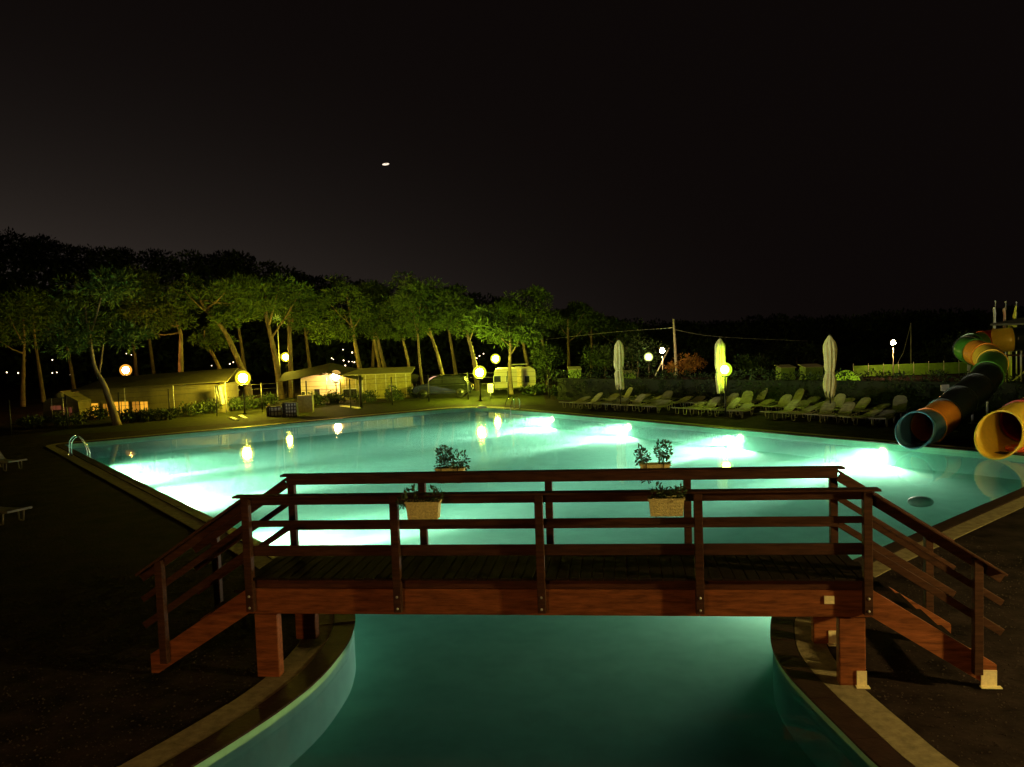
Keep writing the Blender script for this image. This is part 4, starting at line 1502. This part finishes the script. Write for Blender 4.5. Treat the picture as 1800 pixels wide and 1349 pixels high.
PT = 'pine tree '
pine([(207, 752), (196, 715), (182, 675), (165, 640)], 45.5, 0.20, [(150, 560, 150, 110), (185, 510, 90, 60), (232, 590, 80, 45), (120, 600, 90, 70)], 'dark leaning pine whose trunk crosses the lit windows of the awning tent', 1, nl=2600)
pine([(432, 668), (415, 625), (393, 580), (358, 537)], 57, 0.22, [(340, 520, 70, 55), (420, 520, 110, 70), (385, 560, 60, 30)], 'bent pine with a bright yellow curving trunk behind the brightest lamp', 2, nl=2600)
pine([(494, 695), (486, 640), (477, 595), (468, 555)], 60, 0.25, [(470, 525, 130, 75), (430, 545, 80, 45), (510, 515, 80, 60)], 'tall pine with a thick yellow trunk left of the thin lamp post', 3, nl=3000)
pine([(513, 692), (511, 640), (509, 590), (508, 560)], 61.5, 0.22, [(525, 530, 90, 80), (545, 560, 60, 50)], 'straight pine with a yellow-brown trunk just right of the thin lamp post', 4, nl=2200)
pine([(633, 655), (627, 620), (622, 590), (618, 568)], 66, 0.20, [(605, 530, 90, 90), (595, 575, 110, 50), (640, 550, 60, 60)], 'pine with a rounded green crown above the warm canopy lamp', 5, nl=2800)
pine([(668, 652), (661, 615), (656, 580)], 68, 0.17, [(660, 555, 80, 60), (650, 520, 60, 45)], 'slim pine, left of the pair above the flat canopy', 6)
pine([(677, 652), (667, 610), (662, 575)], 67, 0.19, [(690, 545, 80, 70), (675, 580, 60, 35)], 'slim pine, right of the pair above the flat canopy', 7)
pine([(722, 668), (715, 625), (705, 582)], 66, 0.15, [(705, 545, 70, 80), (700, 585, 60, 25)], 'thin pine between the flat canopy and the pale slender trunk', 8)
pine([(744, 692), (738, 640), (734, 582)], 62, 0.11, [(738, 565, 45, 50), (725, 525, 60, 50)], 'slender pale-trunked tree left of the pink caravan', 9)
pine([(780, 668), (768, 620), (753, 572)], 64, 0.17, [(745, 535, 100, 90), (780, 560, 70, 50)], 'leaning pine with a clean trunk above the pink caravan', 10, nl=2600)
pine([(836, 650), (829, 615), (822, 588)], 62, 0.19, [(825, 565, 75, 50), (790, 550, 60, 55), (850, 575, 50, 40)], 'pine leaning over the brightest green-yellow lamp', 11, nl=2400)
pine([(899, 692), (896, 650), (897, 602)], 57.5, 0.17, [(890, 580, 110, 60), (860, 575, 60, 50), (925, 585, 60, 45)], 'bright-trunked pine in front of the cream caravan', 12, nl=3000)
pine([(388, 655), (375, 625), (362, 605)], 66, 0.17, [(360, 590, 50, 50), (385, 600, 40, 30)], 'small-crowned pine behind the tent roof right of the orange lamp', 13)
pine([(318, 655), (318, 610), (316, 580)], 60, 0.20, [(290, 560, 80, 80), (320, 545, 60, 50), (255, 545, 70, 50)], 'dim straight pine behind the awning tent roof', 14, nl=2200)
dk = 'dim pine tree back in the unlit wood '
DKP = ('above the leftmost tiny camp lights', 'just left of the small dark tent', 'above the small dark tent', 'just right of the orange lamp', 'behind the ridge of the awning tent', 'directly behind the brightest yellow lamp', 'right of the thin floodlight mast', 'behind the slim pair above the flat canopy', 'right of the pink caravan', 'behind the right end of the cream caravan', 'just right of the cream caravan', 'above the low green-lit roof', 'behind the leftmost round dark tree', 'above the first parasol', 'cut by the left picture edge')
for i, (x, yb_, yt, Y, cw, ch) in enumerate(((40, 690, 600, 62, 110, 90), (75, 690, 590, 66, 100, 80), (130, 680, 580, 70, 110, 70), (240, 660, 560, 72, 100, 90), (270, 655, 540, 76, 100, 70), (430, 650, 545, 74, 90, 60), (545, 650, 575, 74, 80, 60), (655, 650, 570, 80, 80, 60), (800, 650, 560, 75, 80, 60), (930, 660, 580, 72, 80, 60), (965, 660, 575, 74, 70, 70), (1000, 655, 585, 78, 80, 50), (1040, 655, 590, 80, 90, 50), (1085, 650, 592, 84, 80, 40), (-60, 700, 590, 60, 130, 100))):
    dx = rnd(-18, 4)
    pine([(x, yb_), (x + dx * 0.5, (yb_ + yt) / 2), (x + dx, yt)], Y, 0.18, [(x + dx, yt - ch * 0.3, cw, ch), (x + dx + rnd(-25, 25), yt - ch * 0.7, cw * 0.7, ch * 0.6)], dk + DKP[i], 40 + i, 'dim pines back in the wood', 1500, 0.36, limbs=3)


def round_tree(cx_, cy_, w, h, Y, label, seed, m=M_leaf, nl=1800, leaf=0.22, name='round_tree', cat='tree', group=None):
    c = atd(cx_, cy_, Y)
    W_, H_ = w * Y / 3000, h * Y / 3000
    o = thing(name, (c.x, Y, 0), label, cat, group)
    rg = random.Random(seed)
    prof = []
    for _ in range(16):
        q = Vector((rg.gauss(0, .5), rg.gauss(0, .5), rg.gauss(0, .5)))
        q = q / max(1, q.length)
        prof.append((Vector((q.x * W_ * .65, q.y * W_ * .65, max(0.3, c.z + q.z * H_ * .65))), (W_ * .42, W_ * .42, H_ * .42)))
    leafy('foliage', prof, nl, leaf, m, seed, o)
    MB().tube([(0, 0, 0), (0.05, 0, c.z * 0.5), (0, 0.05, c.z)], [0.10, 0.08, 0.04], 6).obj('trunk', M_bark, o)
    return o


round_tree(1062, 632, 110, 70, 66, 'round dark tree left of the first parasol', 61)
round_tree(1120, 622, 105, 85, 71, 'round dark tree behind the first parasol with its right side lit', 62, nl=2400)
round_tree(960, 640, 70, 80, 66, 'dark leafy tree at the right end of the cream caravan', 63)
round_tree(1212, 640, 80, 40, 70.5, 'low bush lit orange right of the utility pole', 64, M_dry, 1600, 0.2, 'lit_bush', 'bush')
round_tree(1185, 645, 40, 22, 70.5, 'small low bush lit orange at the foot of the utility pole', 67, M_dry, 700, 0.18, 'lit_bush', 'bush')
round_tree(1320, 640, 90, 50, 56, 'rounded green bush right of the green globe lamp', 65, nl=1500, name='green_bush', cat='bush')
round_tree(1110, 590, 70, 60, 82, 'thin dim tree above the first parasol', 66, nl=900, name='thin_tree')
for i, (x, y, w, h, Y) in enumerate(((1260, 620, 120, 60, 90), (1400, 625, 150, 60, 84), (1350, 615, 120, 55, 92), (1500, 630, 120, 50, 88), (1660, 625, 160, 60, 80), (1560, 635, 120, 40, 90), (1720, 605, 120, 90, 72), (1830, 610, 140, 90, 75), (1960, 610, 160, 90, 75))):
    round_tree(x, y, w, h, Y, 'dim scrubby tree beyond the right-hand hedge', 70 + i, M_leaf, 1300, 0.3, 'scrub_tree', 'tree', 'dim scrub beyond the hedge')
SB = [(172, 742, 46), (222, 748, 42), (252, 745, 44), (290, 742, 60), (335, 735, 60), (375, 730, 50), (408, 726, 44), (440, 722, 46), (470, 718, 40), (120, 752, 60), (60, 756, 60), (555, 716, 40), (590, 712, 50), (640, 711, 50), (690, 708, 50), (735, 703, 40), (985, 698, 60), (940, 698, 50)]
pos = ('below the first lit window of the awning tent', 'below the middle lit windows of the awning tent', 'below the right lit windows of the awning tent', 'in front of the unlit tent wall', 'left of the hanging sheet', 'below the hanging sheet', 'below the brightest lamp', 'right of the brightest lamp', 'left of the dark slatted box', 'below the small dark tent', 'at the far left end of the fence', 'right of the beige cabinet', 'in front of the lit caravan', 'beside the thick dark post', 'in front of the yellowish awning', 'in front of the dark car', 'at the left end of the long hedge', 'below the cream caravan')
for i, ((x, y, w), ps) in enumerate(zip(SB, pos)):
    b_ = at(x, y)
    round_tree(x, y - 13, w, 30, b_.y + 1.2, 'leafy shrub ' + ps, 100 + i, M_leaf, 700, 0.16, 'shrub', 'shrub')

# lawn strip between the pool paving and the fence
a = offset(out, 0.72)
strip = MB()
lw = [at(*p, 0) for p in ((60, 768), (250, 757), (480, 738), (640, 728), (800, 712), (960, 712))]
lo = [p for p in fp]
for i in range(len(lw)):
    lw[i].z = 0.008
    lo[i] = Vector((lo[i].x, lo[i].y + 14, 0.008))
strip.add(lw + lo, [(i, i + 1, len(lw) + i + 1, len(lw) + i) for i in range(len(lw) - 1)])
tag(strip.obj('lawn', M_grass), kind='structure')

# the dark wood on the rising ground behind: one mass
sil = [(-700, 430), (-400, 400), (-200, 415), (0, 408), (40, 404), (90, 422), (140, 438), (175, 433), (215, 440), (260, 440), (300, 446), (345, 444), (390, 438), (415, 440), (450, 456), (520, 478), (600, 488), (720, 500), (800, 515), (900, 530), (1000, 552), (1100, 562), (1250, 563), (1400, 555), (1700, 544), (2100, 530), (2600, 512)]


def sil_y(x):
    for (x0, y0), (x1, y1) in zip(sil[:-1], sil[1:]):
        if x0 <= x <= x1:
            return y0 + (y1 - y0) * (x - x0) / (x1 - x0)


rg = random.Random(5)
mb = MB()
x = -680
while x < 2580:
    for lay, Y in enumerate((98, 112)):
        ys = sil_y(x) + rg.uniform(-4, 9) + (4 if lay == 0 else 0)
        top = atd(x, ys, Y)
        z = top.z
        while z > 0.8:
            r = rg.uniform(1.1, 1.9)
            c = Vector((top.x + rg.uniform(-1.2, 1.2), Y + rg.uniform(-2, 2), z - r * 0.8))
            tp = top.z - z < 2.2
            leaf_cluster(mb, c, r, 260 if tp else 60, 0.46 if tp else 0.9, (1.25, 1.1, 0.8), rg, 0.0, 0.22)
            z -= r * rg.uniform(1.0, 1.6)
    x += rg.uniform(17, 26)
dw = mb.obj('dark_wood', mat('shaded_needles', (0.028, 0.042, 0.014), 0.85, var=0.5, scale=0.7, spec=0.1))  # needle colour darkened to put the unlit wood's shade into it
tag(dw, 'dark mass of pine wood rising behind the campsite', 'wood', None, 'stuff')
hl = MB()
hv_ = []
xs = list(range(-900, 2700, 100))
for x in xs:
    ys = sil_y(max(-700, min(2600, x)))
    t_ = atd(x, ys, 118)
    hv_ += [Vector((t_.x, 100, -0.1)), Vector((t_.x, 118, max(0.4, t_.z * 0.62))), Vector((t_.x * 1.3, 175, max(0.3, t_.z * 0.55))), Vector((t_.x * 1.6, 260, -0.2))]
hl.add(hv_, [(i * 4 + j, (i + 1) * 4 + j, (i + 1) * 4 + j + 1, i * 4 + j + 1) for i in range(len(xs) - 1) for j in range(3)], 0, True)
tag(hl.obj('hill', M_ground), kind='structure')

# small lit craft high in the sky
q = atd(678, 289, 400)
ac = thing('aircraft', q, 'tiny bright aircraft light alone in the black sky', 'aircraft', None, 0.1)
b_ = MB().ball((0, 0, 0), 1.6, 14, 10, sq=(1, 0.35, 0.30))
b_.v = [(x, y, z + x * 0.09) for x, y, z in b_.v]
b_.obj('fuselage', emission('aircraft_glow', (1.0, 0.80, 0.62), 1.4), ac)
MB().box((0.2, 0, 0.05), (0.5, 3.2, 0.06)).obj('wing', M_palem, ac)
MB().box((1.4, 0, 0.35), (0.35, 0.06, 0.5)).obj('tail_fin', M_palem, ac)


# loose gravel on the two near banks
rg = random.Random(21)
guard = offset(out, 0.74)


def inside(p, poly):
    c_ = False
    j = len(poly) - 1
    for i in range(len(poly)):
        a_, b_ = poly[i], poly[j]
        if (a_.y > p.y) != (b_.y > p.y) and p.x < (b_.x - a_.x) * (p.y - a_.y) / (b_.y - a_.y) + a_.x:
            c_ = not c_
        j = i
    return c_


gv_ = MB()
k = 0
while k < 9000:
    p = Vector((rg.uniform(-8.5, 9.0), 7.2 + 9.5 * rg.random() ** 1.5))
    if inside(p, guard):
        continue
    k += 1
    r = rg.uniform(0.006, 0.020)
    a_ = rg.uniform(0, PI)
    ca, sa = math.cos(a_) * r, math.sin(a_) * r
    f = rg.uniform(0.5, 0.9)
    z = r * 0.3
    gv_.add([(p.x + ca, p.y + sa, z), (p.x - sa * f, p.y + ca * f, z), (p.x - ca, p.y - sa, z), (p.x + sa * f, p.y - ca * f, z), (p.x, p.y, z + r * f * 0.8), (p.x, p.y, z - r * 0.6)],
            [(0, 1, 4), (1, 2, 4), (2, 3, 4), (3, 0, 4), (1, 0, 5), (2, 1, 5), (3, 2, 5), (0, 3, 5)])
tag(gv_.obj('gravel', mat('gravel_grey', (0.06, 0.048, 0.044), 0.9, var=0.6, scale=9, spec=0.05)), 'loose dark gravel scattered over the near banks', 'gravel', None, 'stuff')
